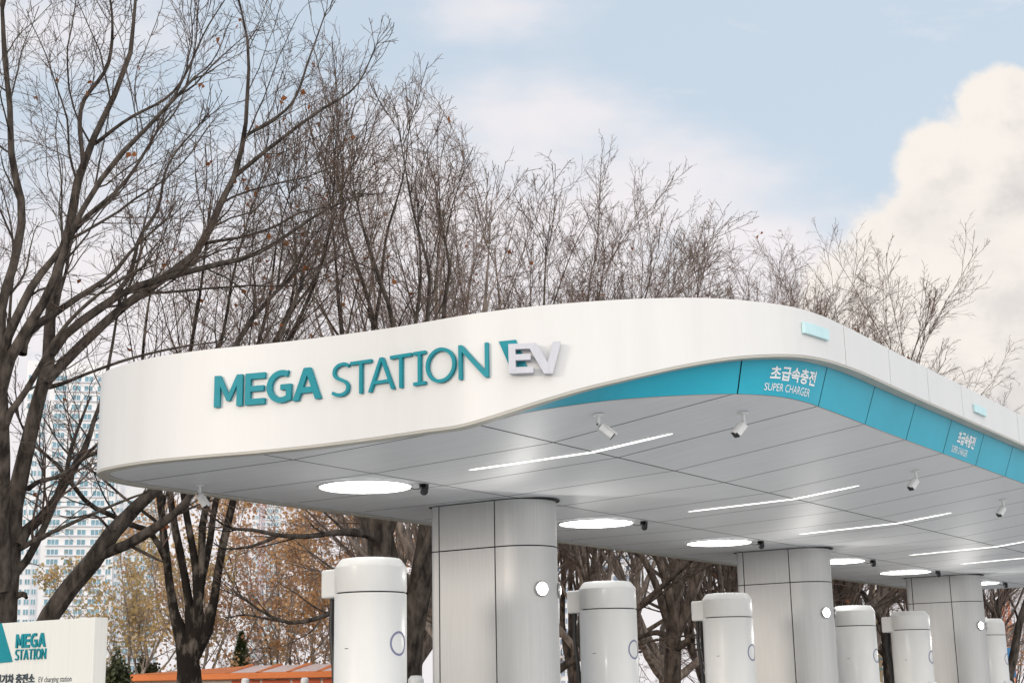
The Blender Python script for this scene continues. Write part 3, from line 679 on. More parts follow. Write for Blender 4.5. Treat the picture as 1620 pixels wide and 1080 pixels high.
def leaf_quads(tips, rng, size, jitter, per=1):
    n = len(tips) * per; c = np.repeat(tips, per, 0) + rng.standard_normal((n, 3)) * jitter
    u = unit(rng.standard_normal((n, 3)) + np.array([0, 0, -.6])); w = unit(np.cross(u, rng.standard_normal((n, 3)))); s = size * rng.uniform(.6, 1.3, (n, 1))
    nn = np.cross(u, w); m = c + u * s * .5 + nn * s * .18
    V = np.stack([c, m + w * s * .42, c + u * s, m - w * s * .42], 1).reshape(-1, 3); Q = np.arange(n * 4).reshape(n, 4); return V, Q
def bark(name, c1, c2, sc=9): return mat(name, c1, 0.9, var=.3, scale=(sc, sc, sc * .35), col2=c2, bump=.6, spec=.2, detail=6)
BARK_D = bark('dark_bark', (.030, .024, .020), (.115, .094, .079)); BARK_S = mat('mottled_bark', (.028, .022, .018), .9, col2=(.20, .17, .14), var=.3, scale=(7, 7, 3.5), lo=.5, hi=.72, bump=.6, spec=.2, detail=7)
BARK_P = bark('pale_bark', (.20, .165, .14), (.42, .36, .31))
BARK_M = bark('brown_bark', (.05, .038, .031), (.18, .14, .115)); BARK_L = bark('grey_bark', (.13, .105, .09), (.33, .27, .23))
TWIG_D = mat('dark_twig', (.115, .082, .066), .85, var=.35, scale=(2, 2, 2), spec=.2); TWIG_L = mat('pale_twig', (.34, .28, .24), .85, var=.3, scale=(2, 2, 2), spec=.2); TWIG_M = mat('brown_twig', (.17, .122, .10), .85, var=.35, scale=(2, 2, 2), spec=.2)
def leaf_mat(name, a, b, sc=3.0):
    m = mat(name, a, .6, col2=b, var=.3, scale=(sc, sc, sc), lo=.3, hi=.7, detail=3, spec=.3)
    t = m.node_tree; b_ = t.nodes['Principled BSDF']; tr = t.nodes.new('ShaderNodeBsdfTranslucent'); mx = t.nodes.new('ShaderNodeMixShader'); mx.inputs[0].default_value = .5
    src = b_.inputs['Base Color'].links[0].from_socket; t.links.new(src, tr.inputs['Color']); t.links.new(b_.outputs[0], mx.inputs[1]); t.links.new(tr.outputs[0], mx.inputs[2]); t.links.new(mx.outputs[0], t.nodes['Material Output'].inputs[0]); return m
LEAF_O = leaf_mat('dry_orange_leaf', (.30, .075, .02), (.42, .17, .06), 6)
LEAF_A = leaf_mat('autumn_leaf', (.66, .34, .15), (.86, .60, .34), 1.6); LEAF_Y = leaf_mat('olive_leaf', (.54, .45, .20), (.84, .60, .32), 1.6); LEAF_R = leaf_mat('russet_leaf', (.66, .31, .17), (.84, .52, .33), 1.6)

def build_tree(name, label, base, limbs, levels, seed, barkm, twigm, leaves=None, P0=18, group=None, cat='tree', rough=.06, gn=.0):
    """limbs: polylines of (x, y, z, r) in world space; levels: sprout settings, the thick ones join the trunk part"""
    rng = np.random.default_rng(seed); t = thing(name, label, cat, tuple(base), 0, group); b = np.array(base)
    C = np.stack([resamp(l, P0) for l in limbs]); R = C[:, :, 3]; C = C[:, :, :3] - b
    if gn: C = C + rng.standard_normal(C.shape) * gn * np.linspace(0, 1, P0)[None, :, None]
    wood = [tubes(C, R, 12, rough, rng)]; twig = []; src = [(C, R)]; chains = (C, R)
    for li, lv in enumerate(levels):
        lv = dict(lv); part = lv.pop('part', 'twig'); sides = lv.pop('sides', 3); frm = lv.pop('frm', -1)
        c = sprout(*src[frm], rng=rng, **lv)
        if li == 0:
            q = dict(lv); q.update(k=5, t0=.93, ang=(6, 34), lenf=.22, lmax=1.5, shrink=.2, rr=.75, sref=0); e = sprout(*src[0], rng=rng, **q); c = (np.concatenate([c[0], e[0]]), np.concatenate([c[1], e[1]]))
        src.append(c); (wood if part == 'wood' else twig).append(tubes(*c, sides))
    o = link('trunk', fast_mesh('trunk', *join(wood)), barkm, t, smooth=True)
    link('crown', fast_mesh('crown', *join(twig)), twigm, t)
    if leaves:
        tips = src[-1][0][:, -1]; frac, size, jit, per, lm = leaves
        sel = tips[rng.random(len(tips)) < frac]; link('leaves', fast_mesh('leaves', *leaf_quads(sel, rng, size, jit, per)), lm, t)
    return t
def px_limb(pts, d):
    """(px, py, radius[, extra depth]) stations along a limb"""
    return [(*at(p[0], p[1], d + (p[3] if len(p) > 3 else 0)), p[2]) for p in pts]

# the big dark tree at the left edge
D1 = 17.5
T1 = [
 [(-4, 1100, .38), (-2, 985, .34), (2, 930, .31), (10, 870, .24), (19, 820, .18), (31, 754, .16), (44, 700, .15), (58, 645, .14), (71, 602, .13), (79, 546, .115, .2), (81, 469, .105, .3), (92, 424, .10, .4), (103, 395, .095, .5), (120, 296, .08, .6), (144, 229, .065, .7), (179, 156, .055, .8), (206, 86, .045, .9), (212, 30, .035, 1), (218, -60, .02, 1)],
 [(2, 930, .22, -.1), (3, 850, .15, -.2), (4, 760, .14, -.3), (4, 700, .13, -.4), (2, 640, .125, -.5), (3, 590, .12, -.5), (30, 546, .10, -.5), (50, 504, .09, -.6), (77, 466, .075, -.7), (104, 386, .055, -.8), (187, 249, .045, -.9), (235, 200, .035, -1), (310, 120, .02, -1)],
 [(70, 606, .11), (107, 567, .10, .3), (154, 522, .098, .6), (207, 475, .092, .9), (261, 439, .088, 1.2), (314, 395, .08, 1.4), (345, 330, .07, 1.5), (370, 280, .062, 1.6), (386, 218, .05, 1.7), (391, 156, .04, 1.8), (393, 78, .03, 1.9), (373, -20, .016, 2)],
 [(370, 280, .05, 1.6), (428, 233, .04, 1.7), (506, 175, .03, 1.8), (560, 140, .02, 1.9), (598, 66, .010, 2)],
 [(391, 214, .035, 1.7), (459, 167, .028, 1.8), (490, 90, .02, 1.9), (516, 18, .012, 2)],
 [(82, 560, .085), (113, 519, .085, .1), (148, 496, .08, .2), (178, 473, .075, .3), (231, 448, .07, .5), (290, 432, .062, .7), (350, 417, .055, .9), (398, 405, .045, 1.1), (445, 378, .038, 1.3), (515, 332, .026, 1.5), (580, 305, .012, 1.6)],
 [(324, 386, .04, 1.5), (334, 383, .035, 1.4), (378, 376, .03, 1.5), (435, 358, .025, 1.6), (476, 336, .02, 1.6), (520, 328, .012, 1.7)],
 [(176, 474, .05, .3), (207, 430, .045, .3), (213, 407, .04, .3), (219, 380, .035, .3), (250, 330, .03, .3), (262, 270, .022, .3), (330, 180, .012, .3)],
 [(5, 690, .075, -.4), (15, 655, .07, -.5), (36, 626, .06, -.5), (59, 587, .05, -.6), (92, 530, .04, -.6), (150, 470, .03, -.7), (230, 420, .02, -.8)],
 [(4, 590, .10, -.5), (10, 540, .09, -.5), (30, 495, .085, -.5), (50, 454, .075, -.4), (80, 415, .06, -.3), (130, 350, .05, -.2), (187, 300, .035, -.1), (260, 190, .02, 0)],
 [(3, 600, .10, -.5), (1, 530, .09, -.5), (3, 478, .085, -.5), (16, 439, .08, -.5), (26, 400, .075, -.5), (35, 330, .07, -.6), (19, 253, .06, -.7), (16, 175, .05, -.8), (8, 97, .045, -.9), (2, -20, .03, -1)],
 [(34, 560, .10, -.3), (42, 530, .085, -.2), (83, 498, .07, -.2), (130, 466, .055, -.1), (178, 433, .04, 0), (207, 398, .03, 0), (260, 350, .015, 0)],
 [(28, 862, .15), (40, 840, .11, .1), (63, 820, .085, .1), (94, 780, .075, .2), (120, 735, .07, .3), (138, 701, .06, .4), (148, 666, .045, .5), (158, 640, .04, .6), (175, 560, .03, .8), (190, 470, .02, .9)],
 [(112, 745, .05, .3), (135, 722, .045, .2), (154, 715, .04, .1), (190, 680, .03, 0), (230, 600, .02, 0)],
 [(44, 773, .055), (60, 762, .045, -.1), (88, 755, .04, -.2), (112, 742, .035, -.3), (140, 715, .03, -.4), (168, 690, .02, -.4)],
 [(31, 868, .055), (60, 852, .045, -.2), (94, 836, .035, -.4), (157, 808, .03, -.6), (200, 790, .022, -.7), (239, 776, .015, -.8)],
 [(26, 942, .06), (38, 940, .05, -.2), (42, 945, .03, -.3)],
 [(105, 560, .04, .3), (160, 600, .03, .3), (70, 620, .03, .3)][:0] or [(78, 612, .05), (100, 606, .035, -.1), (140, 590, .03, -.2), (210, 566, .025, -.3), (290, 548, .02, -.4), (350, 540, .012, -.4)],
 [(132, 265, .05, .6), (130, 165, .04, .5), (170, 105, .035, .4), (178, 40, .025, .3), (170, -30, .015, .2)],
 [(150, 228, .04, .7), (200, 190, .032, .6), (270, 150, .025, .5), (330, 40, .015, .4), (362, -10, .01, .4)],
]
L1 = [dict(k=13, t0=.12, lenf=.42, p=12, ang=(22, 55), gnarl=.11, up=.05, rr=.34, tip=.22, rmin=.0055, sides=6, part='wood', lmax=3.6, shrink=.45, sref=5.5, zmin=6.2),
      dict(k=11, t0=.10, lenf=.50, p=8, ang=(24, 55), gnarl=.14, up=.03, rr=.5, rmin=.0042, sides=4, lmax=1.8, shrink=.4, sref=2.4),
      dict(k=9, t0=.10, lenf=.50, p=5, ang=(26, 58), gnarl=.16, up=.02, rr=.6, rmin=.0032, sides=3, lmax=.9, shrink=.4, sref=1.1),
      dict(k=4, t0=.25, lenf=.50, p=3, ang=(28, 55), gnarl=.18, up=.02, rr=.7, rmin=.0028, sides=3, lmax=.4, sref=.6)]
b1 = at(-4, 1100, D1); b1[2] = 0
T1[0].insert(0, (-6, 1190, .44))
build_tree('bare_tree', 'big dark bare tree with many spreading limbs along the left edge of the photo', b1, [[(q[0], q[1], q[2], q[3] * .63) for q in px_limb(l, D1)] for l in T1], L1, 5, BARK_D, TWIG_D, leaves=(.007, .075, .02, 2, LEAF_O))
# the leaning trunk beside it
D2 = 18.6
T2 = [
 [(20, 1180, .22), (50, 1040, .20), (76, 978, .175), (104, 937, .165), (132, 905, .16), (157, 874, .155), (189, 827, .13), (214, 803, .115), (245, 776, .10), (290, 720, .085, .3), (330, 640, .07, .6), (365, 560, .055, .9), (410, 490, .04, 1.2), (470, 430, .025, 1.4)],
 [(152, 880, .11), (172, 872, .10), (195, 864, .092, -.2), (233, 842, .082, -.4), (267, 820, .07, -.6), (293, 795, .06, -.7), (330, 740, .05, -.6), (390, 640, .04, -.3), (440, 540, .03, 0), (480, 440, .018, .2)],
 [(205, 862, .03, -.2), (240, 880, .024, -.4), (256, 888, .015, -.5)],
 [(200, 815, .04), (212, 832, .03, -.2), (150, 845, .02, -.3)][:1] + [(180, 838, .03, -.1), (150, 815, .022, -.2), (110, 820, .014, -.3)],
]
b2 = at(20, 1180, D2); b2[2] = 0
build_tree('leaning_tree', 'leaning dark bare tree rising right from behind the cream sign', b2, [[(q[0], q[1], q[2], q[3] * .74) for q in px_limb(l, D2)] for l in T2], L1[:3], 9, BARK_D, TWIG_D, leaves=(.007, .075, .02, 2, LEAF_O))
# multi-stemmed tree behind the left end of the canopy
D3 = 21.5
T3 = [
 [(296, 1150, .26), (298, 1085, .22), (296, 1030, .19), (284, 1000, .12), (272, 950, .11), (266, 900, .10), (260, 850, .09), (252, 780, .08), (240, 690, .06, .3), (225, 600, .045, .5), (232, 500, .03, .6), (250, 400, .015, .7)],
 [(298, 1040, .17), (303, 1000, .12), (300, 960, .11), (290, 900, .10), (276, 830, .09), (268, 770, .08), (280, 660, .06, -.2), (300, 560, .045, -.4), (320, 440, .03, -.5), (330, 340, .015, -.5)],
 [(302, 1030, .16), (314, 980, .12), (312, 930, .11), (308, 880, .09), (298, 830, .085), (290, 780, .08), (310, 650, .06), (350, 540, .045, .2), (370, 430, .03, .4), (400, 320, .015, .4)],
 [(314, 960, .10), (320, 900, .095), (318, 850, .09), (328, 790, .08), (345, 690, .065, .2), (400, 570, .05, .4), (425, 480, .035, .6), (440, 370, .02, .6), (470, 270, .01, .6)],
 [(303, 1040, .15), (325, 1000, .12), (338, 955, .11), (347, 890, .10), (358, 836, .095), (372, 780, .085), (400, 680, .07, -.2), (430, 590, .055, -.4), (485, 480, .04, -.4), (520, 380, .025, -.4), (530, 260, .012, -.4)],
 [(266, 900, .085), (255, 868, .075, -.2), (233, 839, .07, -.4), (201, 827, .065, -.6), (180, 816, .06, -.8), (142, 798, .055, -1), (113, 764, .05, -1.2), (85, 729, .042, -1.3), (53, 704, .03, -1.4), (20, 640, .02, -1.5)],
 [(262, 850, .05), (248, 826, .045, .2), (228, 810, .04, .4), (200, 790, .035, .5), (160, 755, .03, .6), (105, 715, .024, .7), (80, 680, .016, .7)],
]
T3 += [[(316, 930, .09), (330, 870, .085, .4), (340, 800, .08, .8), (365, 700, .07, 1.2), (395, 620, .06, 1.5), (428, 550, .05, 1.8), (455, 500, .04, 1.9), (468, 400, .025, 2), (455, 290, .012, 2)],
       [(395, 620, .045, 1.5), (425, 560, .042, 1.6), (470, 480, .036, 1.7), (500, 440, .03, 1.8), (515, 380, .02, 1.9), (555, 260, .01, 2)]]
b3 = at(296, 1150, D3); b3[2] = 0
L3 = [dict(k=10, t0=.30, lenf=.40, p=9, ang=(18, 42), gnarl=.09, up=.06, rr=.40, tip=.25, rmin=.007, sides=6, part='wood', lmax=3.8, shrink=.5, sref=7.0),
      dict(k=10, t0=.12, lenf=.50, p=6, ang=(20, 48), gnarl=.12, up=.04, rr=.55, rmin=.0052, sides=4, lmax=1.9, shrink=.45, sref=2.4),
      dict(k=9, t0=.15, lenf=.48, p=4, ang=(22, 52), gnarl=.14, up=.03, rr=.6, rmin=.0038, sides=3, lmax=.85, shrink=.4, sref=1.0)]
build_tree('multi_stem_tree', 'bare tree with five steep mottled stems between the cream sign and the nearest charger', b3, [[(q[0], q[1], q[2], q[3] * (.60 if q[2] > 2.9 else .85)) for q in px_limb(l, D3)] for l in T3], L3, 13, BARK_S, TWIG_M, leaves=(.008, .10, .03, 2, LEAF_O))

# ------------------------------------------------------------------ the grove behind the canopy
def vase(seed, stems, fork, h, spread, lean=0.0, r0=.2):
    """limbs of a vase-shaped tree standing at the origin"""
    rng = np.random.default_rng(seed); limbs = []; top = fork
    a0 = rng.uniform(0, 6.28)
    limbs.append([(0, 0, 0, r0 * 1.25), (.03, .02, fork * .4, r0), (.05 * lean, 0, fork, r0 * .85)] )
    base = np.array([.05 * lean, 0, fork])
    for i in range(stems):
        a = a0 + 2 * math.pi * i / stems + rng.uniform(-.35, .35); sp = spread * rng.uniform(.25, 1.15); hh = h * math.sqrt(max(.2, 1.0 - .58 * (sp / spread) ** 2)) * rng.uniform(.9, 1.0); z0 = fork * rng.uniform(.7, 1.0)
        P = []; r = r0 * rng.uniform(.38, .54); wob = rng.uniform(-.35, .35, (5, 2))
        for j, u in enumerate((0, .12, .3, .55, .8, 1.0)):
            d = sp * (u ** .95) ; w = wob[min(j, 4)] * (u > 0)
            P.append((math.cos(a) * d + w[0] * .8 + lean * u ** 1.2 * 1.2, math.sin(a) * d + w[1] * .8, z0 + (hh - z0) * u, max(.006, r * (1 - u) ** .8 + .006)))
        limbs.append(P)
    return limbs
LV = [dict(k=6, t0=.14, lenf=.60, p=9, ang=(14, 34), gnarl=.07, up=.0, rr=.55, tip=.2, rmin=.008, sides=5, part='wood', lmax=5.5, shrink=.5),
      dict(k=8, t0=.18, lenf=.46, p=7, ang=(18, 40), gnarl=.09, up=.0, rr=.5, tip=.25, rmin=.006, sides=4, lmax=2.6, shrink=.45, sref=2.5),
      dict(k=9, t0=.12, lenf=.44, p=5, ang=(22, 50), gnarl=.12, up=.005, rr=.55, rmin=.0043, sides=3, lmax=1.1, shrink=.4, sref=1.2),
      dict(k=6, t0=.15, lenf=.45, p=3, ang=(22, 50), gnarl=.12, up=.01, rr=.7, rmin=.0034, sides=3, lmax=.5, shrink=.4, sref=.7)]
VAR = [(21, 8, 2.6, 12.6, 5.6, .0, .20), (22, 7, 2.2, 12.2, 5.0, 1.8, .19), (23, 9, 3.0, 12.8, 5.8, .3, .22), (24, 7, 1.9, 11.8, 5.6, .6, .17)]
protos = []
def stand(k, px, d, top_py, rot, label, group=None):
    """a tree of kind k whose foot is seen at px, d metres off, its top at photo height top_py"""
    p = at(px, 1080, d); h = at(px, top_py, d)[2]; loc = (p[0], p[1], 0)
    if len(protos) <= k or protos[k] is None:
        while len(protos) <= k: protos.append(None)
        sd, n, f, hh, sp, ln, r0 = VAR[k]; lv = LV
        o = build_tree('bare_tree', label, (0, 0, 0), vase(sd, n, f, hh, sp, ln, r0), lv, sd, BARK_M if k % 2 else BARK_L, TWIG_M, leaves=(.0015, .12, .03, 2, LEAF_O), group=group, P0=14)
        protos[k] = o
    else:
        o = dup(protos[k]); o['label'] = label
        if group: o['group'] = group
        elif 'group' in o: del o['group']
    q = h / VAR[k][3] * .85; o.location = loc; o.scale = (q, q, q); o.rotation_euler = (0, 0, R_(rot)); return o
stand(2, 738, 26.5, 40, 60, 'tallest fan-shaped bare tree, straight above the silver EV letters')
stand(0, 655, 31, 117, 130, 'paler bare tree standing just left behind the tallest fan-shaped one')
stand(1, 838, 28.5, 150, 325, 'bare tree leaning right, second peak right of the tallest fan-shaped tree')
stand(0, 950, 31.5, 300, 300, 'bare tree with long limbs slanting right over the middle of the wave of teal')
stand(2, 1055, 35, 350, 170, 'bushy bare tree over the teal band where it meets the corner')
stand(3, 1125, 36, 320, 20, 'bare bushy tree just left of the teal corner panel joint')
stand(0, 1190, 37, 310, 80, 'bare bushy tree above the teal corner panel joint')
stand(2, 1255, 39, 290, 150, 'rounded bare tree above the first cyan marker light')
stand(3, 1308, 41, 310, 15, 'bare tree over the first upright seam of the white fascia')
stand(1, 1335, 44, 430, 120, 'last tall bare tree before the big cloud, left of the drop in the tree line')
stand(0, 1375, 46, 470, 200, 'bare tree over the second upright seam of the white fascia')
stand(3, 1425, 48, 640, 45, 'lower bare tree where the tree line drops towards the right')
stand(0, 1490, 51, 560, 110, 'small bare tree poking over the straight side of the fascia')
stand(2, 1540, 56, 630, 210, 'farthest small bare tree top over the fascia at the right')
for i, (px, d, ty) in enumerate([(905, 44, 380), (1140, 44, 375), (1205, 47, 385), (1275, 49, 395), (1225, 52, 440), (1290, 58, 450), (790, 42, 330)]):
    stand((i * 3 + 1) % 4, px, d, ty, 47 * i, 'bare brown tree of the back rows, seen between the trunks behind the canopy', 'back rows of the grove')
for i, px in enumerate((600, 720, 840, 1120, 1330, 1390, 1560, 1610)):
    stand(i % 4, px, 84 + (i * 37) % 30, 930 + (i * 29) % 40, 61 * i, 'small far bare tree low between the trunks and columns behind the canopy', 'far low row of the grove')
# thick trunk behind the nearest charger
D4 = 22.5
T4 = [[(640, 1160, .30), (640, 1080, .27), (650, 1000, .24), (664, 930, .20), (672, 880, .17), (678, 820, .15), (690, 720, .12), (706, 600, .09), (700, 500, .06), (712, 420, .04), (690, 330, .012)],
      [(640, 1080, .25), (628, 980, .24), (610, 900, .24), (602, 850, .22), (596, 810, .20), (575, 740, .13), (560, 640, .09), (540, 520, .06), (530, 400, .03), (520, 290, .012)],
      [(604, 850, .16), (616, 820, .14), (630, 770, .11), (640, 680, .09), (650, 560, .07), (665, 450, .04), (660, 320, .012)],
      [(600, 870, .10), (585, 845, .085, -.3), (560, 842, .07, -.6), (530, 842, .05, -1), (480, 848, .04, -1.4), (440, 846, .034, -1.6), (400, 838, .028, -1.8), (365, 836, .018, -2)],
      [(440, 846, .03, -1.6), (415, 858, .025, -1.7), (385, 866, .02, -1.8), (350, 868, .012, -1.9)],
      [(596, 850, .09), (575, 815, .08, .1), (555, 790, .07, .2), (520, 730, .05, .3), (480, 640, .03, .4)],
      [(655, 960, .08), (660, 900, .07, -.2), (675, 860, .06, -.3), (700, 800, .05, -.3), (725, 740, .03, -.3)],
      [(640, 1030, .07), (600, 1010, .06, -.2), (560, 990, .05, -.4), (530, 968, .045, -.6), (500, 978, .04, -.8), (455, 984, .03, -1), (420, 970, .022, -1.1), (378, 940, .012, -1.2)],
      [(455, 984, .02, -1), (420, 978, .018, -1.1), (385, 972, .012, -1.2), (365, 975, .008, -1.2)]]
T4 += [[(600, 845, .13), (588, 780, .10, .3), (570, 680, .08, .6), (583, 580, .065, .9), (592, 520, .06, 1), (575, 450, .05, 1.1), (545, 360, .035, 1.2), (540, 240, .015, 1.3), (533, 190, .008, 1.3)],
       [(592, 520, .05, 1), (602, 460, .045, 1), (610, 380, .035, .9), (640, 270, .02, .8), (648, 190, .008, .8)],
       [(612, 800, .11), (612, 700, .09, -.4), (622, 560, .07, -.8), (620, 500, .06, -1), (600, 440, .05, -1), (580, 380, .035, -1), (560, 300, .015, -1)],
       [(690, 720, .07), (680, 600, .06, -.3), (676, 505, .055, -.4), (680, 440, .045, -.5), (655, 340, .03, -.5), (630, 200, .012, -.5)]]
b4 = at(640, 1160, D4); b4[2] = 0
build_tree('forked_tree', 'thick dark forked tree trunk behind the nearest charger, left of the first column', b4, [[(q[0], q[1], q[2], q[3] * (.58 if q[2] > 4.6 else .92)) for q in px_limb(l, D4)] for l in T4], L3, 31, BARK_D, TWIG_M, leaves=(.004, .10, .03, 2, LEAF_O))
D5 = 29.0
T5 = [[(1062, 1150, .27), (1064, 1080, .24), (1064, 1030, .22), (1066, 990, .20), (1064, 960, .16), (1048, 900, .12), (1036, 870, .10), (1015, 800, .08), (990, 700, .06), (980, 600, .03), (975, 520, .012)],
      [(1064, 1000, .16), (1050, 960, .12), (1036, 920, .10), (1022, 890, .09), (1010, 870, .08), (985, 820, .07), (950, 740, .04), (930, 640, .012)],
      [(1066, 975, .15), (1070, 930, .12), (1073, 890, .11), (1076, 850, .09), (1080, 780, .07), (1090, 660, .05), (1100, 520, .02), (1105, 440, .01)],
      [(1070, 1000, .15), (1088, 960, .12), (1096, 930, .11), (1110, 900, .09), (1122, 870, .08), (1150, 800, .06), (1190, 700, .04), (1215, 600, .015)],
      [(1096, 935, .09), (1094, 900, .08), (1088, 870, .07), (1092, 800, .06), (1120, 700, .04), (1140, 580, .012)],
      [(1068, 1025, .12), (1078, 1020, .10, -.2), (1090, 1012, .09, -.4), (1096, 1010, .085, -.5)],
      [(1064, 1010, .10), (1040, 1000, .08, .3), (1010, 1008, .06, .5), (985, 1020, .05, .7), (950, 1010, .03, .9)]]
b5 = at(1062, 1150, D5); b5[2] = 0
build_tree('bare_tree', 'dark forked tree with a sawn-off stub, between the second and third chargers', b5, [[(q[0], q[1], q[2], q[3] * .74) for q in px_limb(l, D5)] for l in T5], L3, 37, BARK_M, TWIG_M)
D6 = 40
T6 = [[(1600, 1180, .22), (1597, 1110, .20), (1593, 1070, .17), (1586, 1050, .13), (1578, 1030, .11), (1574, 980, .09), (1577, 955, .08), (1590, 938, .06), (1602, 925, .05), (1625, 890, .03), (1650, 840, .012)],
      [(1594, 1075, .14), (1605, 1030, .11), (1612, 990, .10), (1620, 960, .08), (1640, 900, .06), (1660, 800, .03)],
      [(1576, 975, .06), (1565, 960, .05), (1552, 935, .04), (1540, 900, .03), (1530, 860, .012)],
      [(1590, 1060, .08), (1570, 1040, .06), (1555, 1015, .05), (1540, 1000, .03)]]
b6 = at(1600, 1180, D6); b6[2] = 0
build_tree('forked_tree', 'dark forked bare tree at the right edge, past the last charger', b6, [px_limb(l, D6) for l in T6], L3, 41, BARK_D, TWIG_M)
D7 = 42
T7 = [[(1330, 1160, .20), (1334, 1060, .17), (1337, 990, .15), (1338, 950, .14), (1340, 925, .12), (1342, 890, .09), (1350, 820, .06), (1360, 740, .02)],
      [(1410, 1150, .14), (1404, 1060, .12), (1400, 1010, .11), (1396, 985, .10), (1385, 965, .09), (1375, 950, .07), (1358, 930, .05), (1342, 925, .03)],
      [(1366, 975, .07), (1378, 962, .065), (1392, 953, .06), (1408, 947, .05), (1418, 936, .045), (1425, 928, .03)]]
b7 = at(1372, 1160, D7); b7[2] = 0
build_tree('twin_trunk_tree', 'sparse bare tree with crossing limbs between the second and third columns', b7, [px_limb(l, D7) for l in T7], L3[:2], 43, BARK_D, TWIG_M)

# ------------------------------------------------------------------ trees still in autumn leaf
LA = [dict(k=7, t0=.2, lenf=.40, p=7, ang=(25, 60), gnarl=.12, up=.05, rr=.5, rmin=.012, sides=5, part='wood', lmax=4.5),
      dict(k=8, t0=.15, lenf=.5, p=5, ang=(25, 60), gnarl=.14, up=.03, rr=.5, rmin=.009, sides=3, lmax=2.2, sref=2.0),
      dict(k=8, t0=.2, lenf=.5, p=4, ang=(25, 60), gnarl=.15, up=.0, rr=.6, rmin=.006, sides=3, lmax=1.1, sref=.8)]
def autumn(px, d, top_py, seed, lm, frac, label, sp=4.2, r0=.12, size=.16, per=2):
    p = at(px, 1080, d); h = at(px, top_py, d)[2]
    lim = [[(x + p[0], y + p[1], z, r) for x, y, z, r in l] for l in vase(seed, 8, 1.6, h, sp, 0, r0)]
    return build_tree('autumn_tree', label, (p[0], p[1], 0), lim, LA, seed, BARK_P, TWIG_L, leaves=(frac, size, .16, per, lm), P0=12)
autumn(215, 58, 850, 51, LEAF_Y, .75, 'olive and ochre leafed tree just right of the cream sign')
autumn(330, 62, 760, 52, LEAF_A, .7, 'amber leafed tree behind the multi-stemmed bare tree')
autumn(440, 64, 770, 53, LEAF_R, .35, 'thinly leafed russet tree above the orange shed roof')
autumn(548, 60, 740, 54, LEAF_A, .95, 'dense orange-brown tree directly behind the nearest charger', 4.6, per=3)
autumn(495, 70, 800, 56, LEAF_R, .55, 'farther russet tree left of the nearest charger')
autumn(1385, 75, 985, 57, LEAF_R, .9, 'low red leafed tree far off between the second and third columns', 4.0)
autumn(1580, 80, 985, 58, LEAF_R, .5, 'low reddish tree far off at the right edge', 4.0)

# ------------------------------------------------------------------ evergreen, shrubs
def conifer(px, d, top_py, wpx, seed, label):
    rng = np.random.default_rng(seed); p = at(px, 1080, d); h = at(px, top_py, d)[2]; r = wpx / F_PX * d
    t = thing('evergreen_tree', label, 'tree', (p[0], p[1], 0))
    mb = MB(); mb.tube([(0, 0, 0), (0, 0, h * .5), (.02, 0, h * .97)], [.10, .06, .01], 8); obj('trunk', mb, BARK_M, t)
    n = 9000; u = rng.random(n) ** .7; z = h * (1 - u) ; z = h * .05 + z * .95; rad = r * (1 - z / h) * (.55 + .45 * rng.random(n)) * (1 + .22 * np.sin(z * 9 + 3 * rng.random(n))); a = rng.random(n) * 6.283
    c = np.column_stack([rad * np.cos(a), rad * np.sin(a), z]); dirv = unit(np.column_stack([np.cos(a), np.sin(a), .9 + .5 * rng.standard_normal(n)]) + .3 * rng.standard_normal((n, 3))); w = unit(np.cross(dirv, rng.standard_normal((n, 3)))); s_ = rng.uniform(.12, .24, (n, 1))
    V = np.stack([c - w * .022, c + w * .022, c + dirv * s_], 1).reshape(-1, 3); link('foliage', fast_mesh('foliage', V, np.arange(n * 3).reshape(n, 3)), mat('conifer_green', (.035, .065, .022), .7, col2=(.10, .13, .045), var=.3, scale=(2.5, 2.5, 2.5)), t)
conifer(380, 62, 998, 42, 61, 'small dark green pointed evergreen behind the orange shed roof')
def shrub(px, d, top_py, wpx, seed, label):
    rng = np.random.default_rng(seed); p = at(px, 1080, d); h = at(px, top_py, d)[2]; r = wpx / F_PX * d
    t = thing('shrub', label, 'shrub', (p[0], p[1], 0), 0, 'dark shrubs left of the shed')
    C = np.stack([resamp([(0, 0, 0, .03), (math.cos(a) * r * .3, math.sin(a) * r * .3, h * .5, .02), (math.cos(a) * r * .6, math.sin(a) * r * .6, h * .9, .008)], 6) for a in np.arange(6) * 1.05])
    link('stems', fast_mesh('stems', *tubes(C[:, :, :3], C[:, :, 3], 5)), BARK_M, t)
    n = 7000; q = unit(rng.standard_normal((n, 3))) * (rng.random((n, 1)) ** .4); lump = 1 + .2 * np.sin(q[:, :1] * 6 + seed) * np.cos(q[:, 1:2] * 5)
    c = np.column_stack([q[:, :2] * r * lump, (h * .55 + q[:, 2:3] * h * .47 * lump)]); link('foliage', fast_mesh('foliage', *leaf_quads(c, rng, .13, .03)), mat('shrub_green', (.028, .042, .016), .6, col2=(.10, .105, .04), var=.3, scale=(3, 3, 3)), t)
shrub(184, 42, 1042, 22, 71, 'dark green shrub beside the right edge of the cream sign')
shrub(230, 60, 1044, 26, 72, 'dark green shrub behind the left end of the orange shed roof')

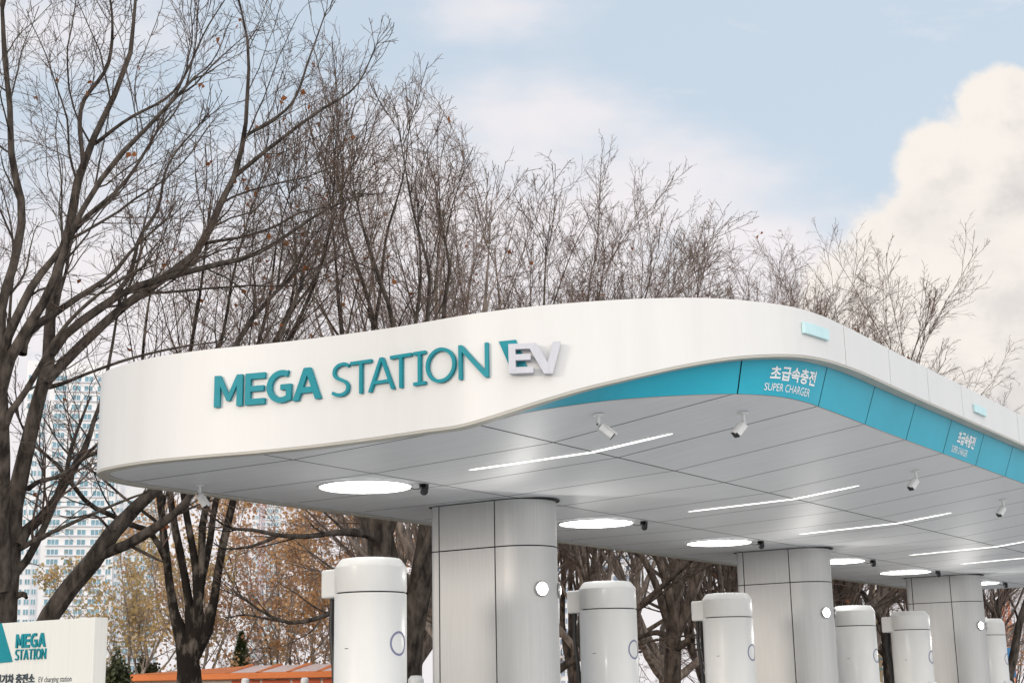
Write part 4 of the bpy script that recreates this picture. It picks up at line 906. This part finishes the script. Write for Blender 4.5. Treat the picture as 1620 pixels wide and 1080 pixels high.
# ------------------------------------------------------------------ orange shed
def frame_at(px, d, rot):
    p = at(px, 1080, d); return (p[0], p[1], 0), rot
view = math.degrees(math.atan2(RM[0][2], RM[1][2]))      # bearing of the camera axis, clockwise from +Y
loc, rz = frame_at(365, 52, R_(-view))
sh = thing('shed', 'low shed with orange roof and orange doors beyond the multi-stemmed tree', 'shed', loc, R_(-view - 6))
kx = 52 / F_PX; hz = at(365, 1064, 52)[2]
M_OR = mat('orange_paint', (.64, .17, .035), .5, var=.10, scale=(.6, .6, 2)); M_ORD = mat('orange_door', (.60, .11, .025), .5, var=.10, scale=(3, 1, .5)); M_ROOFP = mat('pale_roof_sheet', (.66, .50, .46), .45, var=.08, scale=(1, .4, 1)); M_CREAM = mat('cream_wall', (.72, .69, .60), .6, var=.05, scale=(1, 1, .5))
x0, x1 = -158 * kx, 200 * kx
mb = MB(); mb.box(x0, x1, 0, 3.2, 0, hz - .22); obj('wall', mb, M_CREAM, sh)
mb = MB(); mb.box(x0 - .35, x1 + .2, -.45, 3.6, hz - .22, hz); obj('roof_edge', mb, M_OR, sh, bevel=.02)
mb = MB(); nseg = 4; wseg = (x1 - .1) / nseg
for i in range(nseg):
    xa = .0 + i * wseg; mb2 = MB(); mb2.add([(xa + .10, -.42, hz + .005), (xa + wseg - .10, -.42, hz + .005), (xa + wseg - .10, 2.6, hz + .30), (xa + .10, 2.6, hz + .30), (xa + .10, 2.6, hz + .004), (xa + wseg - .10, 2.6, hz + .004)], [(0, 1, 2, 3), (3, 2, 5, 4), (0, 3, 4), (1, 5, 2)]); obj('roof_sheet', mb2, M_ROOFP, sh)
    mb3 = MB(); mb3.add([(xa - .09, -.46, hz + .01), (xa + .09, -.46, hz + .01), (xa + .09, 2.6, hz + .36), (xa - .09, 2.6, hz + .36), (xa - .09, 2.6, hz + .01), (xa + .09, 2.6, hz + .01)], [(0, 1, 2, 3), (3, 2, 5, 4), (0, 3, 4), (1, 5, 2)]); obj('roof_rib', mb3, M_OR, sh)
for i in range(nseg):
    xa = i * wseg; mb4 = MB(); mb4.box(xa + .05, xa + wseg - .05, -.03, -.002,   .1, hz - .26); d_ = obj('door', mb4, M_ORD, sh)
    mb5 = MB(); mb5.box(xa + wseg - .4, xa + wseg - .34, -.07, -.032, 1.0, 1.3); obj('handle', mb5, M_STEEL, d_)
mbx = MB(); mbx.add([(x0 - .3, -.44, hz + .004), (-.1, -.44, hz + .004), (-.1, 2.6, hz + .30), (x0 + 1.0, 2.6, hz + .06), (x0 - .3, 2.6, hz + .004), (-.1, 2.6, hz + .004)], [(0, 1, 2, 3), (0, 3, 4), (3, 2, 5, 4), (1, 5, 2)]); obj('roof_slope', mbx, M_OR, sh)
# white capped fence posts before the shed
def post(px, d, ty, label):
    p = at(px, 1080, d); h = at(px, ty, d)[2]; t = thing('fence_post', label, 'post', (p[0], p[1], 0), 0, 'white capped posts before the shed')
    mb = MB(); mb.lathe([(.055, 0), (.055, h - .16)], n=12); obj('pole', mb, M_CAMW, t, smooth=True)
    mb = MB(); mb.lathe([(.06, h - .16), (.11, h - .14), (.11, h - .05), (.07, h), (.001, h + .005)], n=14, cap1=False); obj('cap', mb, M_CAMW, t, smooth=True)
post(388, 40, 1072, 'white capped post before the orange doors, the left one'); post(482, 40, 1071, 'white capped post before the orange doors, just left of the nearest charger')
for px in (668, 676): pass
post(658, 20, 1068, 'white post beside the dark trunk, right of the nearest charger')

# ------------------------------------------------------------------ far apartment towers
M_APT = mat('pale_concrete', (.74, .745, .76), .7, var=.04, scale=(.15, .15, .15)); M_APT2 = mat('grey_band', (.60, .615, .66), .7, var=.04, scale=(.2, .2, .2)); M_WFR = mat('window_frame', (.72, .75, .78), .5, var=.04); M_GLASS = mat('blue_glass', (.15, .29, .36), .12, var=.3, scale=(.25, .25, .31), lo=.3, hi=.7)
def tower(px, d, wpx, top_py, label, rot=0.0, cols=None, name='apartment_tower', fh=2.95, gl=None):
    """a slab block whose front faces the camera side; windows: 100 nearest rows as parts, the rest as one part"""
    p = at(px, 1080, d); H = at(px, top_py, d)[2]; w = wpx / F_PX * d; t = thing(name, label, 'building', (p[0], p[1], 0), R_(-view + math.degrees(math.atan((px - 810) / F_PX)) * -1 + rot))
    mb = MB(); mb.box(-w / 2, w / 2, 0, 14, 0, H); obj('wall', mb, M_APT, t)
    # recessed darker stair strips and the pale floor bands
    nf = int((H - 4) / fh)
    for x, ww in ((-w * .30, w * .07),):
        mb = MB(); mb.box(x - ww / 2, x + ww / 2, -.25, -.01, 3, H + 1.5); obj('stair_strip', mb, M_APT2, t)
    mb = MB(); mb.box(-w * .5 - .3, -w * .16, 2, 6, H, H + 3.5); obj('roof_house', mb, M_APT2, t)
    bands = MB()
    for f in range(nf): z = 3.0 + f * fh; bands.box(-w * .20, w * .42, -.45, -.012, z - .42, z - .02)
    b = obj('floor_bands', bands, M_APT2, t)
    cols = cols or [(-.45, .05), (-.37, .05), (-.30, .045), (-.13, .115), (.035, .085), (.16, .085), (.32, .125), (.455, .05)]
    k = 0; rest_f = MB(); rest_g = MB()
    order = [(f, c) for f in range(nf - 1, -1, -1) for c in cols]
    for f, (cx, cw) in order:
        x = cx * w; hw = cw * w / 2; z = 3.05 + f * fh; zt_ = z + 1.55; y = -.26 if abs(cx + .30) < .01 else -.01
        F = MB() if k < 96 else rest_f; G = MB() if k < 96 else rest_g
        F.box(x - hw - .10, x + hw + .10, y - .10, y - .012, z - .10, z + .0); F.box(x - hw - .10, x + hw + .10, y - .10, y - .012, zt_, zt_ + .10); F.box(x - hw - .10, x - hw, y - .10, y - .012, z, zt_); F.box(x + hw, x + hw + .10, y - .10, y - .012, z, zt_)
        m = max(2, int(round(2 * hw / 1.1)))
        for i in range(1, m): F.box(x - hw + 2 * hw * i / m - .07, x - hw + 2 * hw * i / m + .07, y - .09, y - .014, z, zt_)
        G.box(x - hw, x + hw, y - .04, y - .003, z, zt_)
        if k < 96:
            fo = obj('window', F, M_WFR, t); obj('pane', G, gl or M_GLASS, fo)
        k += 1
    if rest_f.v:
        o = obj('window', rest_f, M_WFR, t); o['kind'] = 'stuff'; o = obj('pane', rest_g, gl or M_GLASS, t); o['kind'] = 'stuff'
    return t
tower(92, 430, 150, 545, 'tall white apartment tower with rows of blue windows behind the dark trunks at the left', rot=-4)
tower(205, 520, 80, 760, 'lower pale apartment tower right of the tall one, half behind olive leaves', rot=8)
tower(418, 620, 46, 770, 'narrow far white tower seen through the russet leaves under the soffit', rot=0)
tower(945, 420, 120, 820, 'blue grey block glimpsed through the brown trunks right of the first column', gl=mat('deep_blue_glass', (.20, .27, .38), .3, var=.3, scale=(.3, .3, .3)))
tower(1410, 500, 60, 962, 'low pale blue block between the second and third columns', cols=[(-.3, .2), (0, .2), (.3, .2)])

# ------------------------------------------------------------------ cranes and the lamp pole
def lattice(px, d, top_py, wpx, label, m, name='tower_crane', jib=False):
    p = at(px, 1080, d); H = at(px, top_py, d)[2]; w = wpx / F_PX * d / 2; t = thing(name, label, 'crane', (p[0], p[1], 0)); k = w * .16
    for sx in (-1, 1):
        for sy in (-1, 1): mb = MB(); mb.box(sx * w - k, sx * w + k, sy * w - k, sy * w + k, 0, H); obj('mast_leg', mb, m, t)
    mb = MB(); n = int(H / (2 * w)); 
    for i in range(n):
        z0 = H * i / n; z1 = H * (i + 1) / n; a, b = (z0, z1) if i % 2 else (z1, z0)
        for s_ in (-1, 1):
            mb.tube([(-w, s_ * w, a), (w, s_ * w, b)], k * .7, 4); mb.tube([(s_ * w, -w, a), (s_ * w, w, b)], k * .7, 4); mb.tube([(-w, s_ * w, z0), (w, s_ * w, z0)], k * .6, 4)
    obj('bracing', mb, m, t); return t
lattice(1603, 160, 760, 9, 'orange lattice crane mast behind the bare branches at the right edge', mat('crane_orange', (.62, .16, .035), .5, var=.1))
lattice(409, 560, 700, 5, 'thin pinkish crane mast beside the narrow far tower', mat('crane_pink', (.60, .42, .46), .6, var=.1))
def lamp_pole():
    p = at(1391, 1080, 60); t = thing('utility_pole', 'tan utility pole with crossarms and a white lamp between the second and third columns', 'pole', (p[0], p[1], 0)); q = 60 / F_PX
    H = at(1391, 900, 60)[2]; mb = MB(); mb.lathe([(.17, 0), (.13, H)], n=12); obj('pole', mb, mat('tan_pole', (.42, .32, .20), .8, var=.15, scale=(4, 4, .6)), t, smooth=True)
    for z, l in ((2.75, .9), (2.35, 1.1)):
        mb = MB(); mb.box(-l, l, -.2, -.14, z - .05, z + .05); a = obj('crossarm', mb, mat('grey_green_arm', (.22, .34, .34), .5, var=.1), t)
        for s_ in (-.8, -.4, .4, .8): mb = MB(); mb.lathe([(.03, z + .05), (.06, z + .1), (.03, z + .2)], (s_ * l, -.17, 0), n=8); obj('insulator', mb, M_CAMW, a)
    mb = MB(); mb.tube([(0, -.15, 2.0), (-.5, -.2, 2.05), (-.75, -.2, 1.95)], .035, 8); arm = obj('lamp_arm', mb, M_CAMW, t)
    mb = MB(); mb.lathe([(.05, 1.98), (.18, 1.9), (.22, 1.72), (.15, 1.62), (.001, 1.6)], (-.75, -.2, 0), n=16, cap1=False); obj('lamp_head', mb, M_CAMW, t, smooth=True)
    mb = MB(); mb.lathe([(.001, 3.2), (.2, 3.18), (.32, 3.05), (.34, 2.95), (.001, 2.93)], (-.4, -.2, 0), n=16, cap0=False, cap1=False); obj('dome', mb, M_CAMW, t, smooth=True)
lamp_pole()
p = at(1592, 1080, 45); t = thing('notice_board', 'small blue board on posts among the branches at the lower right', 'sign', (p[0], p[1], 0), R_(-view))
mb = MB(); mb.box(-.32, .32, -.03, .03, 1.85, 2.75); obj('panel', mb, mat('blue_board', (.03, .20, .42), .4, var=.1), t, bevel=.01)
for s_ in (-.25, .25): mb = MB(); mb.tube([(s_, .05, 0), (s_, .05, 2.7)], .03, 8); obj('post', mb, M_STEEL, t)
